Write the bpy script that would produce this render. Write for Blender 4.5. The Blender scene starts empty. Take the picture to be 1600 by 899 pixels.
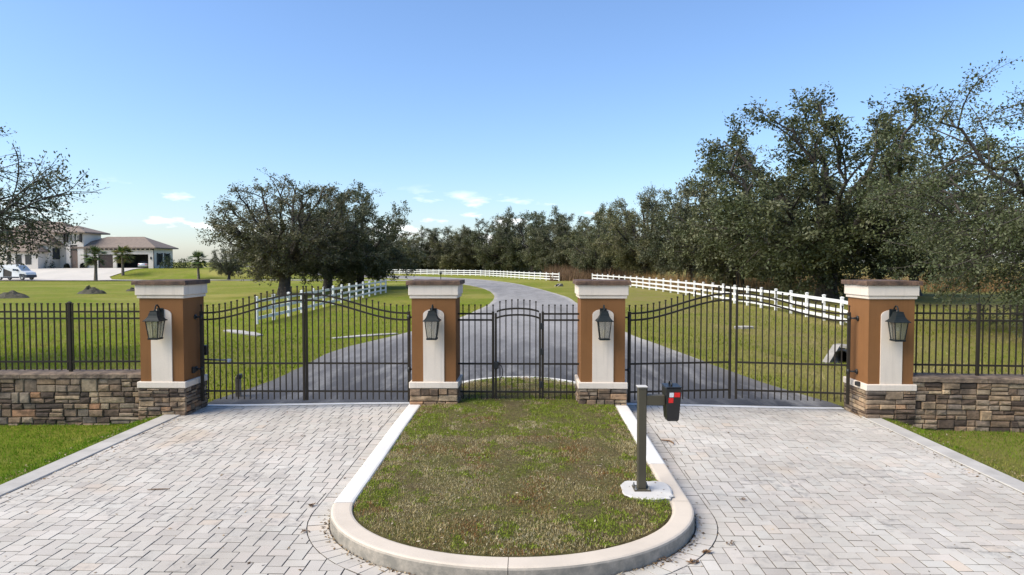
import bpy, bmesh, math, random
import numpy as np
from mathutils import Vector, Matrix, noise as mnoise

R = math.radians
YAW = R(1.27)
SC = bpy.context.scene
COL = SC.collection
random.seed(7)
rng = np.random.default_rng(7)

# ------------------------------------------------------------------ camera
cam_d = bpy.data.cameras.new('camera')
cam = bpy.data.objects.new('camera', cam_d)
COL.objects.link(cam)
cam.location = (0, 0, 2.95)
cam.rotation_euler = (R(90 - 2.12), 0, YAW)
cam_d.sensor_width = 36
cam_d.lens = 24.0
cam_d.clip_end = 9000
SC.camera = cam

# ------------------------------------------------------------------ world, sun, exposure
SUN_AZ = R(-110)      # compass-like: angle from +Y towards +X
SUN_EL = R(44)
world = bpy.data.worlds.new('World')
SC.world = world
world.use_nodes = True
wn, wl = world.node_tree.nodes, world.node_tree.links
wn.clear()
w_out = wn.new('ShaderNodeOutputWorld')
w_bg = wn.new('ShaderNodeBackground')
w_sky = wn.new('ShaderNodeTexSky')
w_sky.sky_type = 'NISHITA'
w_sky.sun_disc = False
w_sky.sun_elevation = SUN_EL
w_sky.sun_rotation = SUN_AZ
w_sky.altitude = 0
w_sky.air_density = 1.15
w_sky.dust_density = 0.7
w_sky.ozone_density = 7.0
w_bg.inputs['Strength'].default_value = 0.120
# small fair-weather clouds low over the horizon, all the way round
w_tc = wn.new('ShaderNodeTexCoord')
w_map = wn.new('ShaderNodeMapping')
w_map.inputs['Scale'].default_value = (11.0, 11.0, 44.0)
w_map.inputs['Location'].default_value = (3.1, 1.7, 0.4)
w_noi = wn.new('ShaderNodeTexNoise')
w_noi.inputs['Scale'].default_value = 1.0
w_noi.inputs['Detail'].default_value = 6
w_noi.inputs['Roughness'].default_value = 0.55
w_rmp = wn.new('ShaderNodeMapRange')
w_rmp.inputs['From Min'].default_value = 0.57
w_rmp.inputs['From Max'].default_value = 0.70
w_sep = wn.new('ShaderNodeSeparateXYZ')
w_b1 = wn.new('ShaderNodeMapRange'); w_b1.interpolation_type = 'SMOOTHSTEP'
w_b1.inputs['From Min'].default_value = 0.12; w_b1.inputs['From Max'].default_value = 0.06
w_mul = wn.new('ShaderNodeMath'); w_mul.operation = 'MULTIPLY'
w_mul2 = wn.new('ShaderNodeMath'); w_mul2.operation = 'MULTIPLY'; w_mul2.inputs[1].default_value = 0.95
w_mix = wn.new('ShaderNodeMixRGB')
w_mix.inputs['Color2'].default_value = (7.6, 7.5, 7.5, 1)
wl.new(w_tc.outputs['Generated'], w_map.inputs['Vector'])
wl.new(w_map.outputs['Vector'], w_noi.inputs['Vector'])
wl.new(w_noi.outputs['Fac'], w_rmp.inputs['Value'])
wl.new(w_tc.outputs['Generated'], w_sep.inputs['Vector'])
wl.new(w_sep.outputs['Z'], w_b1.inputs['Value'])
wl.new(w_rmp.outputs['Result'], w_mul.inputs[0])
wl.new(w_b1.outputs['Result'], w_mul.inputs[1])
wl.new(w_mul.outputs[0], w_mul2.inputs[0])
wl.new(w_mul2.outputs[0], w_mix.inputs['Fac'])
w_tint = wn.new('ShaderNodeMixRGB'); w_tint.blend_type = 'MULTIPLY'; w_tint.inputs['Fac'].default_value = 1
w_tint.inputs['Color2'].default_value = (.955, .925, .955, 1)
wl.new(w_sky.outputs['Color'], w_tint.inputs['Color1'])
wl.new(w_tint.outputs['Color'], w_mix.inputs['Color1'])
wl.new(w_mix.outputs['Color'], w_bg.inputs['Color'])
wl.new(w_bg.outputs['Background'], w_out.inputs['Surface'])

sun_d = bpy.data.lights.new('sun', 'SUN')
sun_d.energy = 3.1
sun_d.angle = R(55)
sun_d.color = (1.0, 0.905, 0.73)
sun = bpy.data.objects.new('sun', sun_d)
COL.objects.link(sun)
sd = Vector((math.sin(SUN_AZ) * math.cos(SUN_EL), math.cos(SUN_AZ) * math.cos(SUN_EL), math.sin(SUN_EL)))
sun.rotation_euler = sd.to_track_quat('Z', 'Y').to_euler()
sun.location = (-30, 10, 40)

SC.view_settings.view_transform = 'Standard'
SC.view_settings.look = 'None'
SC.view_settings.gamma = 1
SC.view_settings.use_curve_mapping = False
SC.view_settings.exposure = 0.93

# ------------------------------------------------------------------ helpers
CY, SY = math.cos(YAW), math.sin(YAW)
def W(x, y, z=0.0):
    """survey frame (x right of the view axis, y along it) -> scene"""
    return Vector((x * CY - y * SY, x * SY + y * CY, z))

def smooth(a, b, t):
    u = min(1, max(0, (t - a) / (b - a)))
    return u * u * (3 - 2 * u)

class MB:
    def __init__(s):
        s.v, s.f, s.r, s.d = [], [], [], []
    def add(s, vs, fs, rnd=0.5, dirt=None):
        n = len(s.v)
        s.d += dirt if dirt else [0.0] * len(vs)
        s.v += [tuple(p) for p in vs]
        s.r += [rnd] * len(vs)
        s.f += [tuple(i + n for i in f) for f in fs]
    def box(s, x0, x1, y0, y1, z0, z1, rnd=0.5):
        s.add([(x0,y0,z0),(x1,y0,z0),(x1,y1,z0),(x0,y1,z0),(x0,y0,z1),(x1,y0,z1),(x1,y1,z1),(x0,y1,z1)],
              [(3,2,1,0),(4,5,6,7),(0,1,5,4),(1,2,6,5),(2,3,7,6),(3,0,4,7)], rnd)
    def cbox(s, x0, x1, y0, y1, z0, z1, c=0.01, rnd=0.5):
        """chamfered box"""
        bm = bmesh.new()
        bmesh.ops.create_cube(bm, size=1)
        for v in bm.verts:
            v.co = Vector(((x0+x1)/2 + v.co.x*(x1-x0), (y0+y1)/2 + v.co.y*(y1-y0), (z0+z1)/2 + v.co.z*(z1-z0)))
        bmesh.ops.bevel(bm, geom=list(bm.edges), offset=c, segments=1, affect='EDGES', profile=0.5)
        s.bm(bm, rnd)
    def bm(s, bm, rnd=0.5):
        bm.verts.index_update()
        s.add([v.co[:] for v in bm.verts], [tuple(v.index for v in f.verts) for f in bm.faces], rnd)
        bm.free()
    def tube(s, pts, rad, n=6, caps=True, rnd=0.5):
        pts = [Vector(p) for p in pts]
        if not hasattr(rad, '__len__'): rad = [rad] * len(pts)
        vs, fs = [], []
        for i, p in enumerate(pts):
            d = (pts[min(i+1, len(pts)-1)] - pts[max(i-1, 0)])
            if d.length < 1e-9: d = Vector((0,0,1))
            d.normalize()
            a = d.orthogonal() if i == 0 else (pa - d * pa.dot(d))
            if a.length < 1e-6: a = d.orthogonal()
            a.normalize(); pa = a
            b = d.cross(a)
            for k in range(n):
                t = 2 * math.pi * k / n
                vs.append(p + (a * math.cos(t) + b * math.sin(t)) * rad[i])
        for i in range(len(pts)-1):
            for k in range(n):
                k2 = (k+1) % n
                fs.append((i*n+k, i*n+k2, (i+1)*n+k2, (i+1)*n+k))
        if caps:
            fs.append(tuple(reversed(range(n))))
            fs.append(tuple((len(pts)-1)*n + k for k in range(n)))
        s.add(vs, fs, rnd)
    def rings(s, rings, close=True, rnd=0.5):
        """loft a list of equal-length closed loops"""
        n = len(rings[0]); vs = [p for r in rings for p in r]; fs = []
        for i in range(len(rings)-1):
            for k in range(n):
                k2 = (k+1) % n
                fs.append((i*n+k, i*n+k2, (i+1)*n+k2, (i+1)*n+k))
        if close:
            fs.append(tuple(reversed(range(n)))); fs.append(tuple((len(rings)-1)*n+k for k in range(n)))
        s.add(vs, fs, rnd)
    def prism(s, prof, axis, a0, a1, rnd=0.5):
        """extrude a 2-D profile along an axis ('x','y','z')"""
        def P(u, v, w):
            return {'x': (w,u,v), 'y': (u,w,v), 'z': (u,v,w)}[axis]
        n = len(prof)
        vs = [P(u,v,a0) for u,v in prof] + [P(u,v,a1) for u,v in prof]
        fs = [tuple(range(n)), tuple(reversed(range(n, 2*n)))]
        for k in range(n):
            k2 = (k+1) % n
            fs.append((k2, k, n+k, n+k2))
        s.add(vs, fs, rnd)
    def build(s, name, mat, parent=None, smooth_=False, loc=None, bevel=None):
        me = bpy.data.meshes.new(name)
        me.from_pydata(s.v, [], s.f)
        at = me.attributes.new('rnd', 'FLOAT', 'POINT')
        at.data.foreach_set('value', np.array(s.r, dtype=np.float32))
        if any(s.d):
            me.attributes.new('dirt', 'FLOAT', 'POINT').data.foreach_set('value', np.array(s.d, dtype=np.float32))
        bm = bmesh.new(); bm.from_mesh(me)
        bmesh.ops.recalc_face_normals(bm, faces=bm.faces)
        bm.to_mesh(me); bm.free()
        if smooth_:
            me.polygons.foreach_set('use_smooth', [True] * len(me.polygons))
        me.materials.append(mat)
        o = bpy.data.objects.new(name, me)
        COL.objects.link(o)
        if parent: o.parent = parent
        if loc is not None: o.location = loc
        return o

def tag(o, label=None, cat=None, group=None, kind=None):
    if label: o['label'] = label
    if cat: o['category'] = cat
    if group: o['group'] = group
    if kind: o['kind'] = kind
    return o

def thing(name, label, cat, loc=(0,0,0), rz=0.0, group=None):
    o = bpy.data.objects.new(name, None)
    o.empty_display_size = 0.2
    COL.objects.link(o)
    o.location = loc
    o.rotation_euler = (0, 0, rz)
    return tag(o, label, cat, group)

def copy_tree(o, parent=None):
    c = o.copy(); COL.objects.link(c)
    if parent: c.parent = parent
    for ch in o.children: copy_tree(ch, c)
    return c

# ------------------------------------------------------------------ materials
def newmat(name):
    m = bpy.data.materials.new(name); m.use_nodes = True
    nt = m.node_tree
    b = nt.nodes['Principled BSDF']
    return m, nt, b

def node(nt, t, **kw):
    n = nt.nodes.new(t)
    for k, v in kw.items():
        if k in n.inputs: n.inputs[k].default_value = v
        else: setattr(n, k, v)
    return n

def noise_n(nt, vec, scale, detail=4, rough=0.55):
    n = node(nt, 'ShaderNodeTexNoise', Scale=scale, Detail=detail, Roughness=rough)
    nt.links.new(vec, n.inputs['Vector'])
    return n.outputs['Fac']

def ramp(nt, fac, stops, interp='LINEAR'):
    r = nt.nodes.new('ShaderNodeValToRGB')
    r.color_ramp.interpolation = interp
    els = r.color_ramp.elements
    while len(els) < len(stops): els.new(0.5)
    for e, (p, c) in zip(els, stops):
        e.position = p; e.color = (*c, 1)
    nt.links.new(fac, r.inputs['Fac'])
    return r.outputs['Color']

def mixc(nt, fac, a, b, mode='MIX'):
    n = nt.nodes.new('ShaderNodeMixRGB'); n.blend_type = mode
    for s, v in (('Fac', fac), ('Color1', a), ('Color2', b)):
        if isinstance(v, (int, float)): n.inputs[s].default_value = v
        elif isinstance(v, tuple): n.inputs[s].default_value = (*v, 1) if len(v) == 3 else v
        else: nt.links.new(v, n.inputs[s])
    return n.outputs['Color']

def mrange(nt, v, a, b, c=0.0, d=1.0):
    n = node(nt, 'ShaderNodeMapRange')
    n.inputs['From Min'].default_value = a; n.inputs['From Max'].default_value = b
    n.inputs['To Min'].default_value = c; n.inputs['To Max'].default_value = d
    nt.links.new(v, n.inputs['Value'])
    return n.outputs['Result']

def bump(nt, b, h, strength=0.3, dist=0.01):
    n = node(nt, 'ShaderNodeBump', Strength=strength, Distance=dist)
    nt.links.new(h, n.inputs['Height'])
    nt.links.new(n.outputs['Normal'], b.inputs['Normal'])

def pos(nt):
    return nt.nodes.new('ShaderNodeNewGeometry').outputs['Position']

def rnd_attr(nt):
    return node(nt, 'ShaderNodeAttribute', attribute_name='rnd').outputs['Fac']

def simple(name, c1, c2=None, scale=3.0, rough=0.7, bmp=0.0, bscale=60.0, metal=0.0, bdist=0.01, spec=0.5):
    m, nt, b = newmat(name)
    p = pos(nt)
    if c2 is None: c2 = tuple(x * 0.85 for x in c1)
    f = mrange(nt, noise_n(nt, p, scale, 5), 0.35, 0.65)
    nt.links.new(mixc(nt, f, c1, c2), b.inputs['Base Color'])
    b.inputs['Roughness'].default_value = rough
    b.inputs['Metallic'].default_value = metal
    b.inputs['Specular IOR Level'].default_value = spec
    if bmp: bump(nt, b, noise_n(nt, p, bscale, 3), bmp, bdist)
    return m

MAT = {}
def make_materials():
    M = MAT
    # pale concrete pavers
    m, nt, b = newmat('paver'); p = pos(nt); r = rnd_attr(nt)
    tone = ramp(nt, r, [(0.0, (.43,.405,.385)), (0.15, (.475,.45,.425)), (0.45, (.50,.475,.445)), (0.62, (.49,.475,.45)), (0.8, (.515,.475,.445)), (0.97, (.53,.51,.485)), (1.0, (.52,.45,.39))])
    tone = mixc(nt, 1.0, tone, (1.10,1.08,1.015), 'MULTIPLY')
    patch = mrange(nt, noise_n(nt, p, 0.55, 5, .6), 0.36, 0.62)
    tone = mixc(nt, patch, tone, mixc(nt, 1.0, tone, (.82,.805,.79), 'MULTIPLY'))
    # darker tyre lanes down the middle of each drive
    sx = nt.nodes.new('ShaderNodeSeparateXYZ'); nt.links.new(p, sx.inputs[0])
    wx = node(nt, 'ShaderNodeMath', operation='ADD'); nt.links.new(sx.outputs['X'], wx.inputs[0])
    nt.links.new(mrange(nt, noise_n(nt, p, .35, 3), .3, .7, -.5, .5), wx.inputs[1])
    mp2 = node(nt, 'ShaderNodeMapping'); mp2.inputs['Scale'].default_value = (1.1, .12, 1)
    nt.links.new(p, mp2.inputs['Vector'])
    lane = mrange(nt, noise_n(nt, mp2.outputs['Vector'], 1.0, 3, .5), .48, .66, 0, .55)
    tone = mixc(nt, lane, tone, mixc(nt, 1.0, tone, (.84,.83,.82), 'MULTIPLY'))
    tan = mrange(nt, noise_n(nt, p, 0.75, 2, .4), 0.62, 0.70, 0, 0.55)
    tone = mixc(nt, tan, tone, mixc(nt, 1.0, tone, (1.0,.88,.76), 'MULTIPLY'))
    fine = mrange(nt, noise_n(nt, p, 90, 3, .7), 0.3, 0.7, 0.90, 1.06)
    tone = mixc(nt, 1.0, tone, fine, 'MULTIPLY')
    st = mrange(nt, noise_n(nt, p, 0.8, 6, .68), 0.50, 0.62, 0, 0.85)
    st2 = mrange(nt, noise_n(nt, p, 9, 5, .65), 0.47, 0.66, 0, 1)
    stm = nt.nodes.new('ShaderNodeMath'); stm.operation = 'MULTIPLY'
    nt.links.new(st, stm.inputs[0]); nt.links.new(st2, stm.inputs[1])
    tone = mixc(nt, stm.outputs[0], tone, (.20,.19,.18))
    da = node(nt, 'ShaderNodeAttribute', attribute_name='dirt').outputs['Fac']     # soil caught on the edges
    tone = mixc(nt, mrange(nt, da, .15, .9, 0, .9), tone, (.10,.088,.074))
    nt.links.new(tone, b.inputs['Base Color']); b.inputs['Roughness'].default_value = 0.85
    b.inputs['Specular IOR Level'].default_value = 0.3
    bump(nt, b, noise_n(nt, p, 120, 4, .7), 0.25, 0.004)
    M['paver'] = m
    M['joint'] = simple('joint_sand', (.115,.10,.085), (.035,.032,.024), 2.5, .95)
    # concrete kerbs
    def concrete(name, c, c2, dark):
        m, nt, b = newmat(name); p = pos(nt)
        col = mixc(nt, mrange(nt, noise_n(nt, p, 2.2, 5), .35, .65), c, c2)
        col = mixc(nt, mrange(nt, noise_n(nt, p, 60, 3, .7), .55, .8, 0, .35), col, dark)
        # weathering on the upright faces
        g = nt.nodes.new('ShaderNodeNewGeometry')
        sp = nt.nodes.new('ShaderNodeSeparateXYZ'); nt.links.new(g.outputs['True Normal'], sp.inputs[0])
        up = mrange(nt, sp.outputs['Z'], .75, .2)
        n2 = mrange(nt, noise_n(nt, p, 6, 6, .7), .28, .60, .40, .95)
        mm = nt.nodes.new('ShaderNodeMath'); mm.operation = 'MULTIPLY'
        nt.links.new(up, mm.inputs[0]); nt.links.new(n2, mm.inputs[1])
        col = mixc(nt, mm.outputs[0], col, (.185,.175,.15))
        nt.links.new(col, b.inputs['Base Color']); b.inputs['Roughness'].default_value = .85
        b.inputs['Specular IOR Level'].default_value = 0.3
        bump(nt, b, noise_n(nt, p, 90, 4, .7), .25, .004)
        return m
    M['kerb'] = concrete('kerb_beige', (.60,.52,.425), (.53,.46,.375), (.3,.27,.23))
    M['kerb_white'] = concrete('kerb_white', (.70,.68,.64), (.62,.60,.56), (.4,.38,.35))
    M['oldcrete'] = concrete('old_concrete', (.34,.32,.29), (.24,.225,.20), (.12,.11,.10))
    M['strip'] = concrete('edge_strip_concrete', (.47,.445,.405), (.36,.34,.31), (.20,.19,.17))
    M['pad'] = concrete('pad_concrete', (.60,.58,.54), (.50,.48,.45), (.3,.29,.27))
    # asphalt
    m, nt, b = newmat('asphalt'); p = pos(nt)
    mp = node(nt, 'ShaderNodeMapping'); mp.inputs['Scale'].default_value = (1.0, 0.22, 1.0)
    nt.links.new(p, mp.inputs['Vector'])
    wear = mrange(nt, noise_n(nt, mp.outputs['Vector'], 0.8, 6, .6), .30, .70)
    col = mixc(nt, wear, (.052,.051,.054), (.112,.108,.108))
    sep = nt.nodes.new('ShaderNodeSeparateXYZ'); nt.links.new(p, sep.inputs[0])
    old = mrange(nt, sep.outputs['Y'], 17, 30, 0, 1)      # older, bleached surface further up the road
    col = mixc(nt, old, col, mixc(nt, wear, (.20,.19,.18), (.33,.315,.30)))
    lt = mrange(nt, noise_n(nt, mp.outputs['Vector'], 1.7, 6, .65), .50, .66, 0, .5)
    col = mixc(nt, lt, col, (.31,.30,.285))
    grit = mrange(nt, noise_n(nt, p, 55, 3, .8), .35, .75, .72, 1.3)
    col = mixc(nt, 1.0, col, grit, 'MULTIPLY')
    nt.links.new(col, b.inputs['Base Color']); b.inputs['Roughness'].default_value = .8
    b.inputs['Specular IOR Level'].default_value = 0.35
    bump(nt, b, noise_n(nt, p, 70, 4, .8), .5, .01)
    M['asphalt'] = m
    # lawn soil-and-turf sheet
    m, nt, b = newmat('lawn'); p = pos(nt)
    n1 = mrange(nt, noise_n(nt, p, 0.16, 5, .6), .36, .64)
    n2 = mrange(nt, noise_n(nt, p, 1.1, 5, .65), .35, .68)
    n3 = mrange(nt, noise_n(nt, p, 9, 5, .75), .30, .72)
    col = mixc(nt, n1, (.175,.23,.016), (.29,.27,.05))
    col = mixc(nt, mrange(nt, n2, .45, 1, 0, .75), col, (.26,.22,.07))
    col = mixc(nt, mrange(nt, n3, 0, 1, 0, .7), col, (.085,.11,.012))
    col = mixc(nt, 1.0, col, mrange(nt, noise_n(nt, p, 2.6, 6, .8), .25, .75, .62, 1.38), 'MULTIPLY')
    dry = mrange(nt, noise_n(nt, p, 0.06, 5, .6), .50, .64, 0, .7)
    col = mixc(nt, dry, col, (.34,.30,.09))
    sx = nt.nodes.new('ShaderNodeSeparateXYZ'); nt.links.new(p, sx.inputs[0])
    rt = mrange(nt, sx.outputs['X'], 2, 9, 0, .5)
    nr = nt.nodes.new('ShaderNodeMath'); nr.operation = 'MULTIPLY'
    nt.links.new(rt, nr.inputs[0]); nt.links.new(mrange(nt, noise_n(nt, p, .5, 5, .6), .3, .6, .4, 1.6), nr.inputs[1])
    col = mixc(nt, nr.outputs[0], col, (.235,.195,.075))
    nt.links.new(col, b.inputs['Base Color']); b.inputs['Roughness'].default_value = .95
    b.inputs['Specular IOR Level'].default_value = 0.1
    bump(nt, b, noise_n(nt, p, 14, 6, .8), .9, .08)
    M['lawn'] = m
    # island thatch
    m, nt, b = newmat('thatch'); p = pos(nt)
    n2 = mrange(nt, noise_n(nt, p, 1.4, 5, .65), .38, .62)
    n3 = mrange(nt, noise_n(nt, p, 22, 5, .75), .30, .70)
    col = mixc(nt, n2, (.21,.165,.075), (.18,.18,.05))
    col = mixc(nt, n3, col, (.045,.035,.02))
    nt.links.new(col, b.inputs['Base Color']); b.inputs['Roughness'].default_value = .95
    b.inputs['Specular IOR Level'].default_value = 0.1
    bump(nt, b, noise_n(nt, p, 40, 6, .8), .9, .04)
    M['thatch'] = m
    # ledge stone
    m, nt, b = newmat('ledge_stone'); p = pos(nt); r = rnd_attr(nt)
    tone = ramp(nt, r, [(0, (.07,.05,.038)), (.18, (.16,.11,.075)), (.36, (.29,.195,.12)), (.52, (.18,.145,.115)), (.68, (.38,.265,.16)), (.82, (.25,.20,.15)), (.93, (.46,.34,.21)), (1, (.40,.21,.11))])
    n1 = mrange(nt, noise_n(nt, p, 7, 6, .65), .28, .72, .45, 1.35)
    tone = mixc(nt, 1.0, tone, n1, 'MULTIPLY')
    n2 = mrange(nt, noise_n(nt, p, 2.2, 5, .6), .48, .66, 0, .62)
    tone = mixc(nt, n2, tone, (.045,.038,.032))
    nt.links.new(tone, b.inputs['Base Color']); b.inputs['Roughness'].default_value = .85
    b.inputs['Specular IOR Level'].default_value = 0.3
    bump(nt, b, noise_n(nt, p, 26, 7, .7), .8, .02)
    M['stone'] = m
    M['mortar'] = simple('wall_core', (.06,.05,.042), (.035,.03,.026), 8, .95)
    M['capstone'] = simple('cap_stone', (.24,.175,.12), (.09,.065,.048), 7, .85, .8, 22, bdist=.02)
    M['pillarcap'] = simple('pillar_cap_stone', (.15,.088,.056), (.06,.038,.028), 6, .8, .8, 24, bdist=.02)
    # stucco
    def stucco(name, c, c2, sc=1.5):
        m, nt, b = newmat(name); p = pos(nt)
        col = mixc(nt, mrange(nt, noise_n(nt, p, sc, 5), .35, .65), c, c2)
        col = mixc(nt, mrange(nt, noise_n(nt, p, 45, 3, .7), .3, .7, 0, .22), col, tuple(x*.72 for x in c))
        mps = node(nt, 'ShaderNodeMapping'); mps.inputs['Scale'].default_value = (14, 14, .7)
        nt.links.new(p, mps.inputs['Vector'])
        col = mixc(nt, mrange(nt, noise_n(nt, mps.outputs['Vector'], 1.0, 4, .6), .52, .75, 0, .38), col, tuple(x*.62 for x in c))
        nt.links.new(col, b.inputs['Base Color']); b.inputs['Roughness'].default_value = .9
        b.inputs['Specular IOR Level'].default_value = 0.2
        bump(nt, b, noise_n(nt, p, 75, 4, .7), .55, .008)
        return m
    M['brown'] = stucco('brown_stucco', (.24,.113,.044), (.21,.098,.038))
    M['cream'] = stucco('cream_stucco', (.74,.65,.55), (.68,.595,.50))
    # metals
    M['bronze'] = simple('bronze_paint', (.032,.026,.018), (.024,.019,.014), 3, .6, spec=.22)
    M['black'] = simple('black_metal', (.012,.014,.016), (.018,.019,.02), 6, .45)
    M['lamp'] = simple('lantern_metal', (.008,.013,.014), (.013,.017,.018), 12, .6, .2, 80, bdist=.003, spec=.25)
    M['post'] = simple('post_bronze', (.075,.066,.045), (.064,.056,.038), 2, .55, spec=.3)
    M['boxblack'] = simple('box_plastic', (.011,.011,.012), (.016,.016,.017), 5, .4)
    M['red'] = simple('red_reflector', (.75,.015,.015), (.6,.01,.01), 60, .3)
    M['refl_white'] = simple('white_reflector', (.75,.76,.78), (.6,.62,.65), 60, .3)
    M['steel'] = simple('galvanised_steel', (.35,.35,.34), (.22,.22,.21), 20, .45, metal=.7)
    M['candle'] = simple('candle_sleeve', (.80,.68,.45), (.72,.6,.38), 5, .6)
    M['vinyl'] = simple('white_vinyl', (.80,.80,.78), (.72,.72,.69), 1.3, .5)
    M['wood'] = simple('grey_wood', (.24,.20,.15), (.15,.125,.1), 9, .9, .5, 30)
    M['bark'] = simple('oak_bark', (.085,.072,.06), (.035,.03,.026), 5, .95, .9, 14, bdist=.04)
    M['palmbark'] = simple('palm_bark', (.20,.17,.13), (.11,.09,.07), 5, .95, .9, 8, bdist=.05)
    M['dirt'] = simple('dark_dirt', (.085,.075,.055), (.05,.05,.03), 3, .95, .9, 5, bdist=.1)
    M['dark_ground'] = simple('dark_ground', (.07,.055,.045), (.04,.033,.028), 2, .95, .9, 6, bdist=.1)
    M['hwhite'] = simple('white_house_wall', (.70,.64,.56), (.64,.58,.50), .5, .85)
    m, nt, b = newmat('roof_tile'); p = pos(nt)
    wv = node(nt, 'ShaderNodeTexWave', Scale=1.1, Distortion=0.3); wv.bands_direction = 'Z'; nt.links.new(p, wv.inputs['Vector'])
    col = mixc(nt, mrange(nt, noise_n(nt, p, 1.6, 6, .75), .3, .7), (.27,.205,.16), (.17,.135,.11))
    col = mixc(nt, mrange(nt, wv.outputs['Fac'], 0, .35, .35, 0), col, (.09,.065,.05))
    nt.links.new(col, b.inputs['Base Color']); b.inputs['Roughness'].default_value = .85
    M['roof'] = m
    M['trim'] = simple('dark_trim', (.028,.022,.018), None, 2, .6)
    M['gdoor'] = simple('garage_door_brown', (.055,.034,.024), (.04,.026,.02), 1.5, .6)
    M['interior'] = simple('garage_interior', (.10,.105,.11), (.07,.075,.08), .6, .9)
    M['driveway'] = simple('house_drive_concrete', (.55,.51,.45), (.48,.45,.40), .3, .9)
    M['vanwhite'] = simple('van_paint', (.78,.79,.80), None, .5, .3)
    M['vandark'] = simple('van_bumper', (.018,.024,.04), None, 2, .5)
    M['tyre'] = simple('tyre', (.015,.015,.015), None, 2, .9)
    M['rim'] = simple('rim', (.4,.4,.4), None, 2, .4, metal=.6)
    m, nt, b = newmat('dark_glass')
    b.inputs['Base Color'].default_value = (.02,.028,.035,1); b.inputs['Roughness'].default_value = .06
    M['dglass'] = m
    m, nt, b = newmat('windscreen')
    b.inputs['Base Color'].default_value = (.30,.36,.40,1); b.inputs['Roughness'].default_value = .08
    M['wscreen'] = m
    # thin lantern glass
    m, nt, b = newmat('lantern_glass')
    nt.nodes.remove(b)
    tr = node(nt, 'ShaderNodeBsdfTransparent'); tr.inputs['Color'].default_value = (.86,.87,.84,1)
    gl = node(nt, 'ShaderNodeBsdfGlossy'); gl.inputs['Roughness'].default_value = .12
    mx0 = node(nt, 'ShaderNodeMixShader'); mx0.inputs['Fac'].default_value = .30
    df = node(nt, 'ShaderNodeBsdfTranslucent'); df.inputs['Color'].default_value = (.8,.79,.74,1)
    nt.links.new(tr.outputs[0], mx0.inputs[1]); nt.links.new(df.outputs[0], mx0.inputs[2])
    mx = node(nt, 'ShaderNodeMixShader'); mx.inputs['Fac'].default_value = .18
    nt.links.new(mx0.outputs[0], mx.inputs[1]); nt.links.new(gl.outputs[0], mx.inputs[2])
    nt.links.new(mx.outputs[0], nt.nodes['Material Output'].inputs['Surface'])
    M['glass'] = m
    # leaves and blades carry their own colour
    def foliage(name, transl=.25, rough=.6, spec=.3):
        m, nt, b = newmat(name)
        a = node(nt, 'ShaderNodeAttribute', attribute_name='col')
        oi = nt.nodes.new('ShaderNodeObjectInfo')
        vc = ramp(nt, oi.outputs['Random'], [(0, (.82,.90,.80)), (.5, (1.0,1.0,1.0)), (1, (1.28,1.18,1.05))])
        lc = mixc(nt, 1.0, a.outputs['Color'], vc, 'MULTIPLY') if name == 'oak_leaf' else a.outputs['Color']
        nt.links.new(lc, b.inputs['Base Color'])
        b.inputs['Roughness'].default_value = rough
        b.inputs['Specular IOR Level'].default_value = spec
        t = node(nt, 'ShaderNodeBsdfTranslucent')
        nt.links.new(lc, t.inputs['Color'])
        mx = node(nt, 'ShaderNodeMixShader'); mx.inputs['Fac'].default_value = transl
        nt.links.new(b.outputs[0], mx.inputs[1]); nt.links.new(t.outputs[0], mx.inputs[2])
        nt.links.new(mx.outputs[0], nt.nodes['Material Output'].inputs['Surface'])
        return m
    M['leaf'] = foliage('oak_leaf', .22, .55, .35)
    M['blade'] = foliage('grass_blade', .25, .8, .1)
    M['dryleaf'] = simple('dry_leaf', (.20,.115,.055), (.11,.065,.035), 40, .8)
make_materials()

# ------------------------------------------------------------------ terrain heights
AX = -0.175                      # axis of the island
XL, XR = -6.62, 6.32             # inner edges of the paved apron
Y_END = 13.80                    # where the pavers meet the asphalt
def zd(x, y):
    """surface of the drive: a low crown that is highest between the gates"""
    return .085 * smooth(7.5, 12.8, y) * (1 - smooth(18, 32, y)) * (1 - .75 * smooth(2.0, 6.5, abs(x - AX)))
def zlawn(x, y):
    u = x * CY + y * SY; v = -x * SY + y * CY
    z = zd(x, y)
    side = smooth(6.75, 7.7, abs(x - (XL + XR) / 2)) * (1 - smooth(13.6, 19, y))
    z -= .21 * side
    z -= .36 * math.exp(-((v - 22) / 1.7) ** 2) * smooth(8.0, 9.6, u)
    z -= .12 * math.exp(-((v - 25.5) / 2.2) ** 2) * smooth(8.0, 10.0, -u)
    z += 1.75 * smooth(112.5, 127, v) * smooth(-38, -56, u)
    z += .03 * mnoise.noise(Vector((x * .35, y * .35, 0))) * smooth(14, 20, y)
    far = smooth(45, 160, math.hypot(x, y))
    z += far * .25 * mnoise.noise(Vector((x * .02, y * .02, 3.3)))
    return z

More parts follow.
